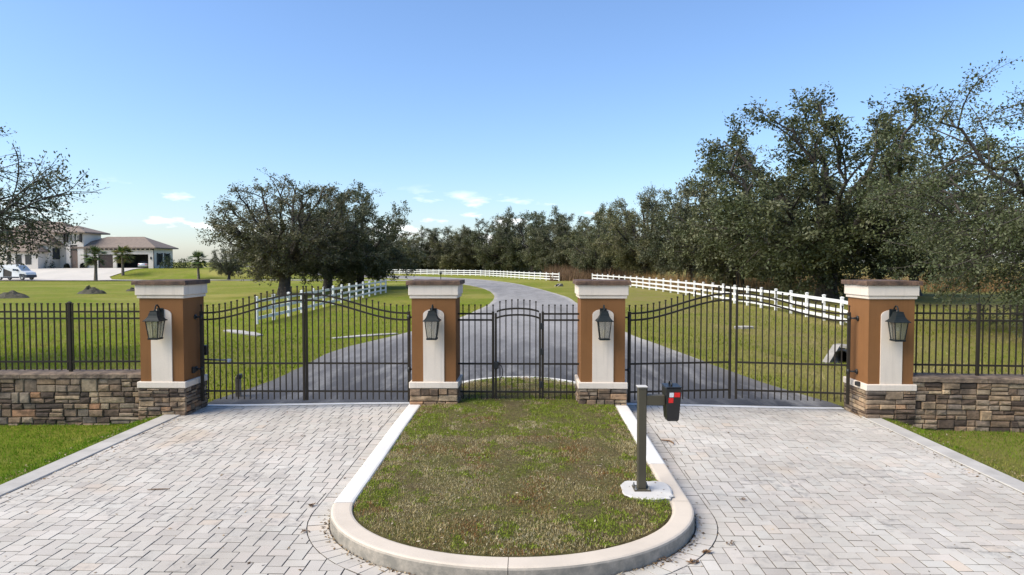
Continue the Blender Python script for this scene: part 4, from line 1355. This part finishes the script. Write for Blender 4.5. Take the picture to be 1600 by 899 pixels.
def house():
    hz = 1.73
    # local frame: origin at the garage's front right corner on the pad, x right, y away
    t = thing('house', 'large white house with brown tiled hip roofs and open garage', 'house', W(-68.2, 130, hz), YAW)
    Wm, Rm, T = MAT['hwhite'], MAT['roof'], MAT['trim']
    # garage wing
    m = MB(); wall_with_openings(m, -12.6, 0, 0, .35, 0, 3.9, [(-10.55,-7.75,0,2.72), (-7.05,-1.0,0,2.72)])
    m.box(-12.6, 0, 7.05, 7.4, 0, 3.9); m.box(-.35, 0, .352, 7.048, 0, 3.9); m.box(-12.6, -12.25, .352, 7.048, 0, 3.9)
    gw = m.build('garage_wall', Wm, t)
    m = MB(); m.box(-12.2, -.4, 6.9, 7.0, .02, 3.6); m.box(-12.2, -.4, .4, 6.9, -.05, .02); m.build('garage_interior', MAT['interior'], t)
    m = MB(); m.box(-10.55, -7.75, .20, .26, 0, 2.72)
    gd = m.build('garage_door', MAT['gdoor'], t)
    for k in range(1, 5):
        mm = MB(); mm.box(-10.54, -7.76, .185, .198, k*.54-.22, k*.54+.22-.05); mm.build('panel', MAT['gdoor'], gd)
    m = MB(); hip_roof(m, -14.5, 0, 0, 7.4, 4.05, 6.2); m.build('roof', Rm, t)
    for i in range(15):
        m = MB(); m.box(-12.3+i*.86, -12.08+i*.86, -.62, -.002, 3.55, 3.825); m.build('bracket', T, t)
    m = MB(); m.cbox(-.56, -.38, -.20, -.002, 1.75, 2.25, .02); m.build('wall_lamp', T, t)
    m = MB(); m.tube([(.06,-.06,0),(.06,-.06,3.8)], .07, 6); m.build('downpipe', T, t)
    # right side of the garage: tall windows with shutters
    for ya in (1.6, 4.4):
        m = MB(); m.box(.002, .06, ya, ya+1.3, .7, 2.9); w_ = m.build('window', MAT['dglass'], t)
        for s in (-.42, 1.36):
            mm = MB(); mm.box(.005, .10, ya+s, ya+s+.36, .6, 3.0); mm.build('shutter', T, w_)
    # entry tower
    tx0, tx1, ty = -16.2, -12.9, -.6
    m = MB(); wall_with_openings(m, tx0, tx1, ty, .4, 0, 6.75, [(tx0+.75, tx0+2.15, 0, 4.5)])
    m.box(tx0, tx0+.4, ty+.402, 5, 0, 6.75); m.box(tx1-.4, tx1, ty+.402, 5, 0, 6.75); m.box(tx0+.402, tx1-.402, 4.6, 5, 0, 6.75)
    m.build('tower_wall', Wm, t)
    m = MB(); m.box(tx0+.75, tx0+2.15, ty+.25, ty+.33, 0, 3.45); dr = m.build('front_door', simple('door_wood', (.22,.15,.11), None, 2, .6), t)
    m = MB(); m.box(tx0+.75, tx0+2.15, ty+.2, ty+.3, 3.5, 4.45); m.build('transom_window', MAT['dglass'], t)
    m = MB(); m.box(tx0+1.45, tx0+1.5, ty+.2, ty+.248, .9, 1.5); m.build('handle', MAT['steel'], dr)
    for k in range(3):
        m = MB(); m.box(tx0+.75+k*.72, tx0+1.25+k*.72, ty-.05, ty-.002, 5.2, 6.25); w_ = m.build('window', MAT['dglass'], t)
        mm = MB(); mm.box(tx0+.98+k*.72, tx0+1.02+k*.72, ty-.07, ty-.052, 5.2, 6.25); mm.build('mullion', Wm, w_)
    for xx in (tx0+.25, tx1-.45, tx0-.25):
        m = MB(); m.box(xx, xx+.22, ty-.5, ty-.003, 5.0, 6.6); m.build('bracket', T, t)
    m = MB(); hip_roof(m, tx0-2.8, tx1, ty, 6, 6.95, 8.3, .8, .25); m.build('tower_roof', Rm, t)
    # left masses
    m = MB(); m.box(-20.6, tx0-.002, .8, 9, 0, 6.6); m.build('hall_wall', Wm, t)
    m = MB(); m.box(-33, -20.602, 3, 14, 0, 6.0); m.build('main_wall', Wm, t)
    m = MB(); hip_roof(m, -34, -19.6, 3, 15, 6.2, 9.6); m.build('main_roof', Rm, t)
    m = MB(); hip_roof(m, -30, -18.6, 4, 10, 7.3, 9.3, .6); m.build('upper_roof', Rm, t)
    m = MB(); m.box(-27, -18.4, -2.2, 2.99, 0, 4.6); m.build('front_wing_wall', Wm, t)
    m = MB(); hip_roof(m, -27, -18.4, -2.2, 2.9, 4.75, 6.9, .8); m.build('front_wing_roof', Rm, t)
    m = MB(); hip_roof(m, -24.2, -18.9, -4.4, -2.3, 3.3, 4.5, .6); m.build('bay_roof', Rm, t)
    m = MB(); m.box(-24.0, -19.1, -4.2, -2.21, 0, 3.1); m.build('bay_wall', Wm, t)
    for xa in (-23.2, -21.4):
        m = MB(); m.box(xa, xa+1.1, -4.26, -4.202, .8, 2.6); m.build('window', MAT['dglass'], t)
    for xa in (-26.2,):
        m = MB(); m.box(xa, xa+1.3, -2.26, -2.202, .9, 3.2); m.build('window', MAT['dglass'], t)
    m = MB(); m.box(-18.38, -18.32, -1.2, 1.0, 1.8, 3.9); w_ = m.build('window', MAT['dglass'], t)
house()

# house driveway, darker strip of ground in front of it
def sheet(name, outline, dz, mat, n=1):
    bm = bmesh.new()
    vs = [bm.verts.new((p.x, p.y, 0)) for p in (W(*q) for q in outline)]
    f = bm.faces.new(vs)
    bmesh.ops.triangulate(bm, faces=[f])
    for _ in range(n):
        bmesh.ops.subdivide_edges(bm, edges=[e for e in bm.edges if e.calc_length() > 2.0], cuts=1, use_grid_fill=False)
        bmesh.ops.triangulate(bm, faces=[f for f in bm.faces if len(f.verts) > 3])
    for v in bm.verts: v.co.z = zlawn(v.co.x, v.co.y)+dz
    me = bpy.data.meshes.new(name); bm.to_mesh(me); bm.free(); me.materials.append(mat)
    o = bpy.data.objects.new(name, me); COL.objects.link(o); tag(o, kind='structure'); return o
sheet('house_driveway', [(-130,110.2),(-70,109.2),(-45,108.4),(-22,107.5),(-11.5,105),(-12.5,108.2),(-22,110.2),(-45,111.2),(-62,112.0),(-66.5,113.5),(-69,117),(-69,122),(-68.6,129.4),(-82,129.4),(-92,127),(-130,127)], .09, MAT['driveway'], 5)
sheet('dark_strip', [(-130,107.0),(-70,106.4),(-52,106.4),(-52,107.8),(-70,108.5),(-130,109.3)], .07, MAT['dark_ground'], 4)

# ------------------------------------------------------------------ palms
def palm_mesh(seed):
    r = random.Random(seed)
    mb = MB(); mb.tube([(0,0,-.3),(0,0,.1),(.04,0,1.6),(.02,.02,3.3)], [.30,.25,.19,.20], 9, False)
    V, c = [], []
    for k in range(64):
        a = r.uniform(0, 2*math.pi); e = r.uniform(-.75, 1.3); L = r.uniform(1.2, 1.9)
        d = Vector((math.cos(a)*math.cos(e), math.sin(a)*math.cos(e), math.sin(e)))
        base = Vector((0,0,3.3)); side = d.cross(Vector((0,0,1))).normalized() if abs(d.z) < .98 else Vector((1,0,0))
        mid = base+d*L*.55
        green = r.choice([(.10,.14,.04), (.13,.17,.05), (.08,.12,.035), (.17,.18,.07)])
        if e < -.35: green = r.choice([(.20,.17,.09), (.12,.14,.05)])
        V.append([base-side*.03, base+side*.03, mid+side*.03, mid-side*.03]); c.append(green)
        for j in range(11):
            w = (j-5)/5
            dd = (d*1.0+side*w*1.25+Vector((0,0,-.30-.25*abs(w)))).normalized()
            tip = mid+dd*L*.66*(1-.22*abs(w))
            s3 = (dd.cross(Vector((.3,.2,1)))).normalized()*.085
            V.append([mid, (mid+tip)/2-s3, tip, (mid+tip)/2+s3]); c.append(tuple(q*r.uniform(.8,1.2) for q in green))
    V = np.array([[list(p) for p in q] for q in V], np.float32)
    return mb, tri_mesh('fronds', V, np.array(c, np.float32), MAT['leaf'], 4)
pmb, pfr = palm_mesh(5)
_o = pmb.build('trunk', MAT['palmbark'], None, True); ptm = _o.data; bpy.data.objects.remove(_o)
for x, y, s, rz, lb in ((-66.6, 109.2, 1.16, 0, 'leftmost palm, in front of the brown garage door'), (-67.6, 118.6, 1.06, 2, 'middle palm, in front of the open garage'), (-52.8, 115, .98, 4, 'rightmost palm, on the lawn right of the house')):
    p = W(x, y); t = thing('palm_tree', lb, 'palm', (p.x, p.y, zlawn(p.x, p.y)+.02), rz, 'palms in front of the house'); t.scale = (s, s, s)
    link('trunk', ptm, t); link('fronds', pfr, t)

# ------------------------------------------------------------------ shrubs by the house
def shrub(x, y, z, rx, h, label, seed, cols):
    r = np.random.default_rng(seed); n = 900
    d = unit(r.normal(0, 1, (n, 3))); d[:, 2] = np.abs(d[:, 2])
    P = d*np.array([rx, rx, h])*(r.random((n, 1))**.35)
    a = unit(r.normal(0, 1, (n, 3))); b = unit(np.cross(a, r.normal(0, 1, (n, 3)))); l = .16+.14*r.random((n, 1))
    V = np.stack([P, P+a*l*.5+b*l*.3, P+a*l, P+a*l*.5-b*l*.3], 1)
    p = W(x, y, z)
    t = thing('shrub', label, 'shrub', p, 0, 'shrubs by the house')
    link('leaves', tri_mesh('leaves', V.astype(np.float32), pal(cols, r.random(n)), MAT['leaf'], 4), t)
    m = MB(); m.tube([(0,0,-.1),(.02,0,h*.5),(0,.03,h*.85)], [.06,.045,.015], 5, False); m.build('stem', MAT['bark'], t)
DG = [(.02,.035,.014), (.04,.06,.022), (.06,.085,.03)]
shrub(-87.3, 128.4, 1.6, 1.25, 2.1, 'round green shrub left of the front door', 1, DG)
shrub(-84.0, 128.9, 1.7, .45, 1.0, 'small dark potted shrub just left of the front door', 2, [(.012,.018,.012), (.02,.028,.016)])
shrub(-81.0, 128.9, 1.7, .48, 1.1, 'small dark potted shrub just right of the front door', 3, [(.012,.018,.012), (.02,.028,.016)])
shrub(-65.2, 129.5, 1.6, 1.6, 2.6, 'tall leafy shrub against the side of the garage', 4, DG)
shrub(-63.0, 131.0, 1.6, 1.5, 2.2, 'dark green shrub second from the garage corner', 5, DG)
shrub(-61.2, 132.5, 1.6, 1.3, 1.5, 'low shrub farthest right in the bed beside the house', 6, DG)

# ------------------------------------------------------------------ van, car
def wheel(parent, x, y, z, r=.34, w=.22):
    m = MB(); m.tube([(x,y-w/2,z),(x,y+w/2,z)], r, 18); wh = m.build('wheel', MAT['tyre'], parent)
    m = MB(); m.tube([(x,y-w/2-.012,z),(x,y-w/2+.02,z)], r*.62, 14); m.build('rim', MAT['rim'], wh)
def van():
    p = W(-80.9, 111.2); z = zlawn(p.x, p.y)+.10
    t = thing('cargo_van', 'white cargo van with dark lower body and open side door, parked left of the house', 'van', (p.x, p.y, z), YAW+R(-7))
    # side profile, x forward (+x is the nose), width 2.0
    prof = [(-2.8,.42),(-2.85,2.35),(-2.6,2.48),(.75,2.48),(1.15,2.36),(1.95,1.50),(2.75,1.22),(2.88,.95),(2.9,.45),(2.45,.38),(2.4,.62),(2.1,.78),(1.8,.62),(1.75,.36),(-1.5,.36),(-1.55,.62),(-1.85,.78),(-2.15,.62),(-2.2,.40)]
    m = MB()
    rings = []
    for y, k in ((-1.0,.0),(-.98,.0),(.98,0),(1.0,0)):
        rings.append([(x, y*(.90 if zz > 1.6 else 1), zz) for x, zz in prof])
    n = len(prof); vs = [q for r_ in rings for q in r_]; fs = []
    for i in range(3):
        for k in range(n): fs.append((i*n+k, i*n+(k+1) % n, (i+1)*n+(k+1) % n, (i+1)*n+k))
    fs += [tuple(range(n)), tuple(3*n+k for k in range(n))]
    m.add(vs, fs); m.build('body', MAT['vanwhite'], t)
    m = MB(); m.prism([(1.62,.34),(1.62,.95),(1.9,1.02),(2.5,.96),(2.93,.80),(2.96,.42),(2.5,.34),(2.42,.64),(2.1,.80),(1.78,.64)], 'y', -1.015, 1.015); m.build('bumper', MAT['vandark'], t)
    m = MB(); m.prism([(-1.48,.30),(-1.48,.52),(1.55,.52),(1.55,.30)], 'y', -1.012, 1.012); m.build('sill', MAT['vandark'], t)
    m = MB(); m.add([(1.20,-.80,2.34),(1.20,.80,2.34),(1.97,.86,1.52),(1.97,-.86,1.52),(1.14,-.80,2.30),(1.14,.80,2.30),(1.90,.86,1.48),(1.90,-.86,1.48)], [(0,1,2,3),(7,6,5,4),(0,4,5,1),(1,5,6,2),(2,6,7,3),(3,7,4,0)]); m.build('windscreen', MAT['wscreen'], t)
    m = MB(); m.add([(.45,-.912,2.18),(1.02,-.912,2.18),(1.62,-1.008,1.50),(.45,-1.008,1.50),(.45,-.90,2.18),(1.02,-.90,2.18),(1.62,-.99,1.50),(.45,-.99,1.50)], [(0,1,2,3),(7,6,5,4),(0,4,5,1),(1,5,6,2),(2,6,7,3),(3,7,4,0)]); m.build('door_window', MAT['dglass'], t)
    m = MB(); m.add([(-1.2,-.908,2.25),(.28,-.908,2.25),(.28,-1.011,.55),(-1.2,-1.011,.55),(-1.2,-.80,2.25),(.28,-.80,2.25),(.28,-.90,.55),(-1.2,-.90,.55)], [(0,1,2,3),(7,6,5,4),(0,4,5,1),(1,5,6,2),(2,6,7,3),(3,7,4,0)]); m.build('opening_shade_panel', MAT['trim'], t)  # solid dark panel; its colour stands in for the shaded interior
    m = MB(); m.cbox(-2.55, -1.22, -1.06, -1.02, .5, 2.25, .01); m.build('sliding_door', MAT['vanwhite'], t)
    m = MB(); m.tube([(-2.2,-.7,2.62),(.6,-.7,2.62)], .03, 5); m.tube([(-2.2,.7,2.62),(.6,.7,2.62)], .03, 5)
    for x in (-2.0,-1.1,-.2,.5): m.tube([(x,-.8,2.60),(x,.8,2.60)], .03, 5); m.box(x-.03,x+.03,-.78,-.72,2.46,2.6); m.box(x-.03,x+.03,.72,.78,2.46,2.6)
    m.build('roof_rack', MAT['trim'], t)
    for s in (-1, 1):
        m = MB(); m.cbox(2.55, 2.80, s*.92-.09, s*.92+.09, .98, 1.20, .02); m.build('headlight', MAT['refl_white'], t)
        m = MB(); m.cbox(1.28, 1.42, s*1.12-.10, s*1.12+.10, 1.42, 1.72, .02); m.build('mirror', MAT['vandark'], t)
    for x in (2.1, -1.85):
        for s in (-.90, .90): wheel(t, x, s, .34)
van()
def car():
    p = W(-70.6, 132.6)
    t = thing('parked_car', 'silver car parked inside the open garage', 'car', (p.x, p.y, 1.75), YAW)
    # seen from behind, pointing away
    m = MB()
    rings = []
    for y, w, z0, z1 in ((-2.2,.80,.45,.95),(-2.1,.88,.32,1.02),(-1.2,.90,.28,1.05),(1.2,.90,.28,1.0),(2.1,.85,.3,.85),(2.25,.75,.4,.75)):
        rings.append([(-w,y,z0),(w,y,z0),(w*1.02,y,(z0+z1)/2),(w*.94,y,z1),(-w*.94,y,z1),(-w*1.02,y,(z0+z1)/2)])
    m.rings(rings); m.build('body', simple('car_silver', (.62,.64,.66), None, 2, .3, metal=.3), t, True)
    m = MB(); m.rings([rect(-.80,.80,-1.9,1.1,1.0), rect(-.66,.66,-1.35,.35,1.45), rect(-.60,.60,-1.25,.25,1.47)]); m.build('cabin', MAT['dglass'], t)
    for s in (-1, 1):
        m = MB(); m.cbox(s*.68-.14, s*.68+.14, -2.23, -2.16, .74, .88, .01); m.build('tail_light', MAT['red'], t)
    for y in (-1.35, 1.4):
        for s in (-.82, .82):
            m = MB(); m.tube([(s-.1,y,.32),(s+.1,y,.32)], .32, 14); m.build('wheel', MAT['tyre'], t)
car()

# ------------------------------------------------------------------ small things on the lawns
def mound(x, y, rx, ry, h, label, seed):
    p = W(x, y); t = None
    bm = bmesh.new(); N, K = 22, 6; rs = []
    for k in range(K+1):
        q = k/K; ring = []
        for i in range(N):
            a = 2*math.pi*i/N
            s = 1+.22*mnoise.noise(Vector((math.cos(a)*1.5+seed, math.sin(a)*1.5, q)))
            ring.append(bm.verts.new((rx*q*s*math.cos(a), ry*q*s*math.sin(a), h*(1-q*q)*(.8+.7*mnoise.noise(Vector((math.cos(a)*q*3, math.sin(a)*q*3, seed*3)))+.45*mnoise.noise(Vector((math.cos(a)*q*11, math.sin(a)*q*11, seed*5))))-.04*(q > .9))))
        rs.append(ring)
    for k in range(K):
        for i in range(N):
            j = (i+1) % N
            bm.faces.new((rs[k][i], rs[k][j], rs[k+1][j], rs[k+1][i]))
    bmesh.ops.remove_doubles(bm, verts=bm.verts, dist=.002)
    m = MB(); m.bm(bm); o = m.build('dirt_mound', MAT['dirt'], None, False, (p.x, p.y, zlawn(p.x, p.y)))
    tag(o, label, 'mound', 'dirt mounds on the left lawn')
mound(-41.6, 56.5, 1.7, 1.0, .55, 'low dirt mound at the left edge of the lawn', 1)
mound(-39.8, 64.5, 1.35, .9, .62, 'largest dark dirt mound, middle of the three on the lawn', 2)
mound(-39.2, 70.5, .75, .6, .36, 'small dirt mound just left of the leftmost pillar', 3)

ms = thing('marker_post', 'short grey wooden post with black cap behind the left gate', 'post', W(-5.95, 14.75, zlawn(*W(-5.95, 14.75)[:2])), .2)
m = MB(); m.cbox(-.055, .055, -.055, .055, -.2, .45, .008); m.build('stake', MAT['wood'], ms)
m = MB(); m.cbox(-.02, .075, -.075, .075, .40, .50, .008); m.build('cap', MAT['black'], ms)

rp = thing('roadside_post', 'thin dark post by the road above the left island pillar', 'post', W(-9.6, 92, zlawn(*W(-9.6, 92)[:2])))
m = MB(); m.cbox(-.05, .05, -.05, .05, -.2, 1.35, .008); m.build('stake', MAT['black'], rp)
m = MB(); m.cbox(-.16, .16, -.22, .22, 1.352, 1.62, .03); m.build('box', MAT['black'], rp)

def culvert(x, y, rz, zb, s, label, pipe=True):
    p = W(x, y, zb); t = thing('culvert_end', label, 'culvert', p, YAW+rz, 'concrete culvert ends beside the road')
    t.scale = (s, s, s)
    # sloping concrete collar, open end towards -y
    m = MB(); m.prism([(-.75,-.1),(-.75,.12),(.15,.72),(.6,.72),(.6,-.1)], 'x', -.62, -.34); m.prism([(-.75,-.1),(-.75,.12),(.15,.72),(.6,.72),(.6,-.1)], 'x', .34, .62)
    m.box(-.339, .339, .12, .6, .62, .718); m.box(-.339, .339, -.75, .6, -.1, -.002)
    m.build('collar', MAT['oldcrete'], t)
    m = MB()
    n = 16; ring = []
    for r_, y_ in ((.33,-.45),(.33,.9),(.29,.9),(.29,-.45)):
        ring.append([(r_*math.cos(2*math.pi*k/n), y_, .30+r_*.95*math.sin(2*math.pi*k/n)) for k in range(n)])
    m.rings(ring+[ring[0]], close=False); m.add([(.3*math.cos(2*math.pi*k/n), .86, .30+.3*math.sin(2*math.pi*k/n)) for k in range(n)], [tuple(range(n))]); m.build('pipe', MAT['black'], t, True)
    return t
culvert(10.95, 22.2, R(-50), -.40, .85, 'concrete culvert end with black pipe behind the right gate')
culvert(5.7, 83.5, R(-60), -.12, .62, 'small pale culvert end on the grass right of the far bend')
culvert(-11.2, 79.5, R(60), -.05, 1.25, 'white culvert end above the left island pillar by the road')
def slab(x0, y0, x1, y1, w, label, seed, h=.05):
    a, b = W(x0, y0), W(x1, y1); d = (b-a); n = Vector((-d.y, d.x, 0)).normalized()*w/2
    rs = random.Random(seed); up, dn = [], []
    for i in range(9):
        q = a.lerp(b, i/8)
        k = .35+.65*math.sin(math.pi*(i+.6)/9.2)
        up.append(q+n*k*rs.uniform(.8,1.2)); dn.append(q-n*k*rs.uniform(.8,1.2))
    loop = up+dn[::-1]; c = a.lerp(b, .5)
    m = MB(); z = lambda p: zlawn(p.x, p.y)
    m.rings([[(p.x-c.x, p.y-c.y, z(p)-.1-z(c)) for p in loop], [(p.x-c.x, p.y-c.y, z(p)+h-.01-z(c)) for p in loop], [((p.x-c.x)*.98, (p.y-c.y)*.98, z(p)+h-z(c)) for p in loop]])
    o = m.build('drain_slab', MAT['strip'], None, False, (c.x, c.y, z(c))); tag(o, label, 'slab', 'flat concrete drain slabs in the grass')
slab(-12.3, 29.3, -10.2, 27.6, .55, 'pale flat slab in the grass behind the middle of the left gate', 1, .06)
slab(-6.9, 26.2, -4.7, 27.9, .5, 'long pale slab at the grass edge beside the road behind the left gate', 2, .04)
slab(9.9, 30.3, 10.7, 30.2, .5, 'small pale slab in the grass behind the right gate', 3, .10)

# dry leaves and sticks on the pavers
def leaf_clump(x, y, n, label, seed, s=.035):
    rs = random.Random(seed); m = MB()
    for k in range(n):
        c = Vector((rs.gauss(0, .028), rs.gauss(0, .022), rs.uniform(.004, .016)))
        a = rs.uniform(0, 6.28); d = Vector((math.cos(a), math.sin(a), rs.uniform(-.1,.35))).normalized(); q = Vector((-d.y, d.x, rs.uniform(-.3,.3))).normalized()
        L = s*rs.uniform(.7, 1.4); w = L*.34
        up = Vector((0, 0, .008))
        m.add([c-d*L, c+q*w+up, c+d*L, c-q*w+up, c], [(0,4,1),(1,4,2),(2,4,3),(3,4,0)], rs.random())
    o = m.build('dry_leaves', MAT['dryleaf'], None, False, (x, y, zd(x, y)+.004)); tag(o, label, 'leaves', 'dry leaves on the pavers')
def G(px, py, z=0.0):
    v = 1067*(2.95-z)/(py-410); p = W((px-800)*v/1067, v); return p.x, p.y
for i, (px, py, n, lb) in enumerate([(480, 797, 9, 'brown dry leaf clump left of the island where the kerb curves'), (474, 838, 5, 'few dry leaves by the left of the curved kerb, nearer the camera'),
        (1145, 858, 5, 'few dry leaves right of the curved kerb, farthest of three clumps'), (1110, 872, 9, 'dry leaf clump right of the curved kerb, middle of three clumps'), (1088, 889, 9, 'dry leaf clump right of the curved kerb, nearest to the camera'),
        (1042, 884, 6, 'dry leaves against the foot of the kerb, right of the nose'), (470, 689, 3, 'tiny dark leaf on the left pavers midway to the gate'), (442, 652, 3, 'tiny dark leaf on the left pavers close to the gate'), (1164, 786, 4, 'dry leaf on the right pavers beside the dark stains')]):
    x, y = G(px, py); leaf_clump(x, y, n, lb, 60+i, .026 if n < 4 else .036)
x, y = G(240, 771)
m = MB(); m.tube([(-.13,-.015,.008),(-.05,0,.012),(.04,.006,.012),(.14,.03,.008)], [.004,.008,.008,.004], 5); o = m.build('stick', MAT['dryleaf'], None, False, (x, y, zd(x, y)+.003)); tag(o, 'thin brown stick lying on the left pavers', 'stick')
x, y = G(1047, 700)
m = MB(); m.tube([(-.10,.12,.01),(-.03,.05,.02),(.02,.03,.02),(.06,-.06,.012),(.05,-.14,.01)], [.006,.012,.014,.012,.006], 5); o = m.build('stick', MAT['dryleaf'], None, False, (x, y, zd(x, y)+.003)); tag(o, 'curled dark debris beside the kerb below the black box', 'stick')

# loose litter: flecks of dead leaf along the kerbs, the strips and in the turf
def litter():
    r = np.random.default_rng(77); pts = []
    for k in range(420):                       # foot of the kerb
        a = math.pi+math.pi*r.random(); o = abs(r.normal(0, .05))+.004
        pts.append((AX+(RO+o)*math.cos(a), YC+(BY+o)*math.sin(a), 0))
    for k in range(260):
        sgn = 1 if r.random() < .5 else -1
        pts.append((AX+sgn*(RO+.004+abs(r.normal(0, .06))), r.uniform(YC, 13.3), 0))
    for k in range(500):                       # beside the edge strips
        if r.random() < .5: pts.append((XL+abs(r.normal(0, .12)), r.uniform(5, 13), 0))
        else: pts.append((XR-abs(r.normal(0, .12)), r.uniform(5, 13), 0))
    for k in range(380): pts.append((r.uniform(XL, XR), r.uniform(5.5, 13.5), 0))
    q = [p for p in pts if not (abs(p[0]-AX) < RO and p[1] > YC) and math.hypot((p[0]-AX)/RO, (p[1]-YC)/BY) > 1 or p[1] > YC and abs(p[0]-AX) > RO]
    P = np.array([(x, y, zd(x, y)+.006) for x, y, _ in q])
    isl = []
    while len(isl) < 900:
        x, y = r.uniform(AX-RI, AX+RI), r.uniform(YC-BY, 12.9)
        if (y > YC or math.hypot((x-AX)/RI, (y-YC)/(BY-.25)) < .97): isl.append((x, y, ztop(x, y)+.03))
    lawn = []
    for k in range(900):
        x = XL-.34-abs(r.normal(0, .35)) if r.random() < .5 else XR+.32+abs(r.normal(0, .45)); y = r.uniform(5, 12.8)
        lawn.append((x, y, zlawn(x, y)+.03))
    P = np.concatenate([P, np.array(isl), np.array(lawn)])
    n = len(P); a = r.uniform(0, 6.28, n); L = r.uniform(.008, .026, n)[:, None]
    d = np.stack([np.cos(a), np.sin(a), r.normal(0, .25, n)], 1); e = np.stack([-np.sin(a), np.cos(a), r.normal(0, .25, n)], 1)
    V = np.stack([P-d*L, P+e*L*.45, P+d*L, P-e*L*.45], 1)
    c = jitter(pal([(.06,.04,.025), (.13,.08,.04), (.24,.15,.07), (.40,.31,.20), (.5,.43,.32)], r.random(n)), .3)
    tag(link('leaf_litter', tri_mesh('leaf_litter', V.astype(np.float32), c, MAT['blade'], 4)), 'scattered dead leaf flecks along the kerbs and in the turf', 'leaf litter', kind='stuff')
litter()
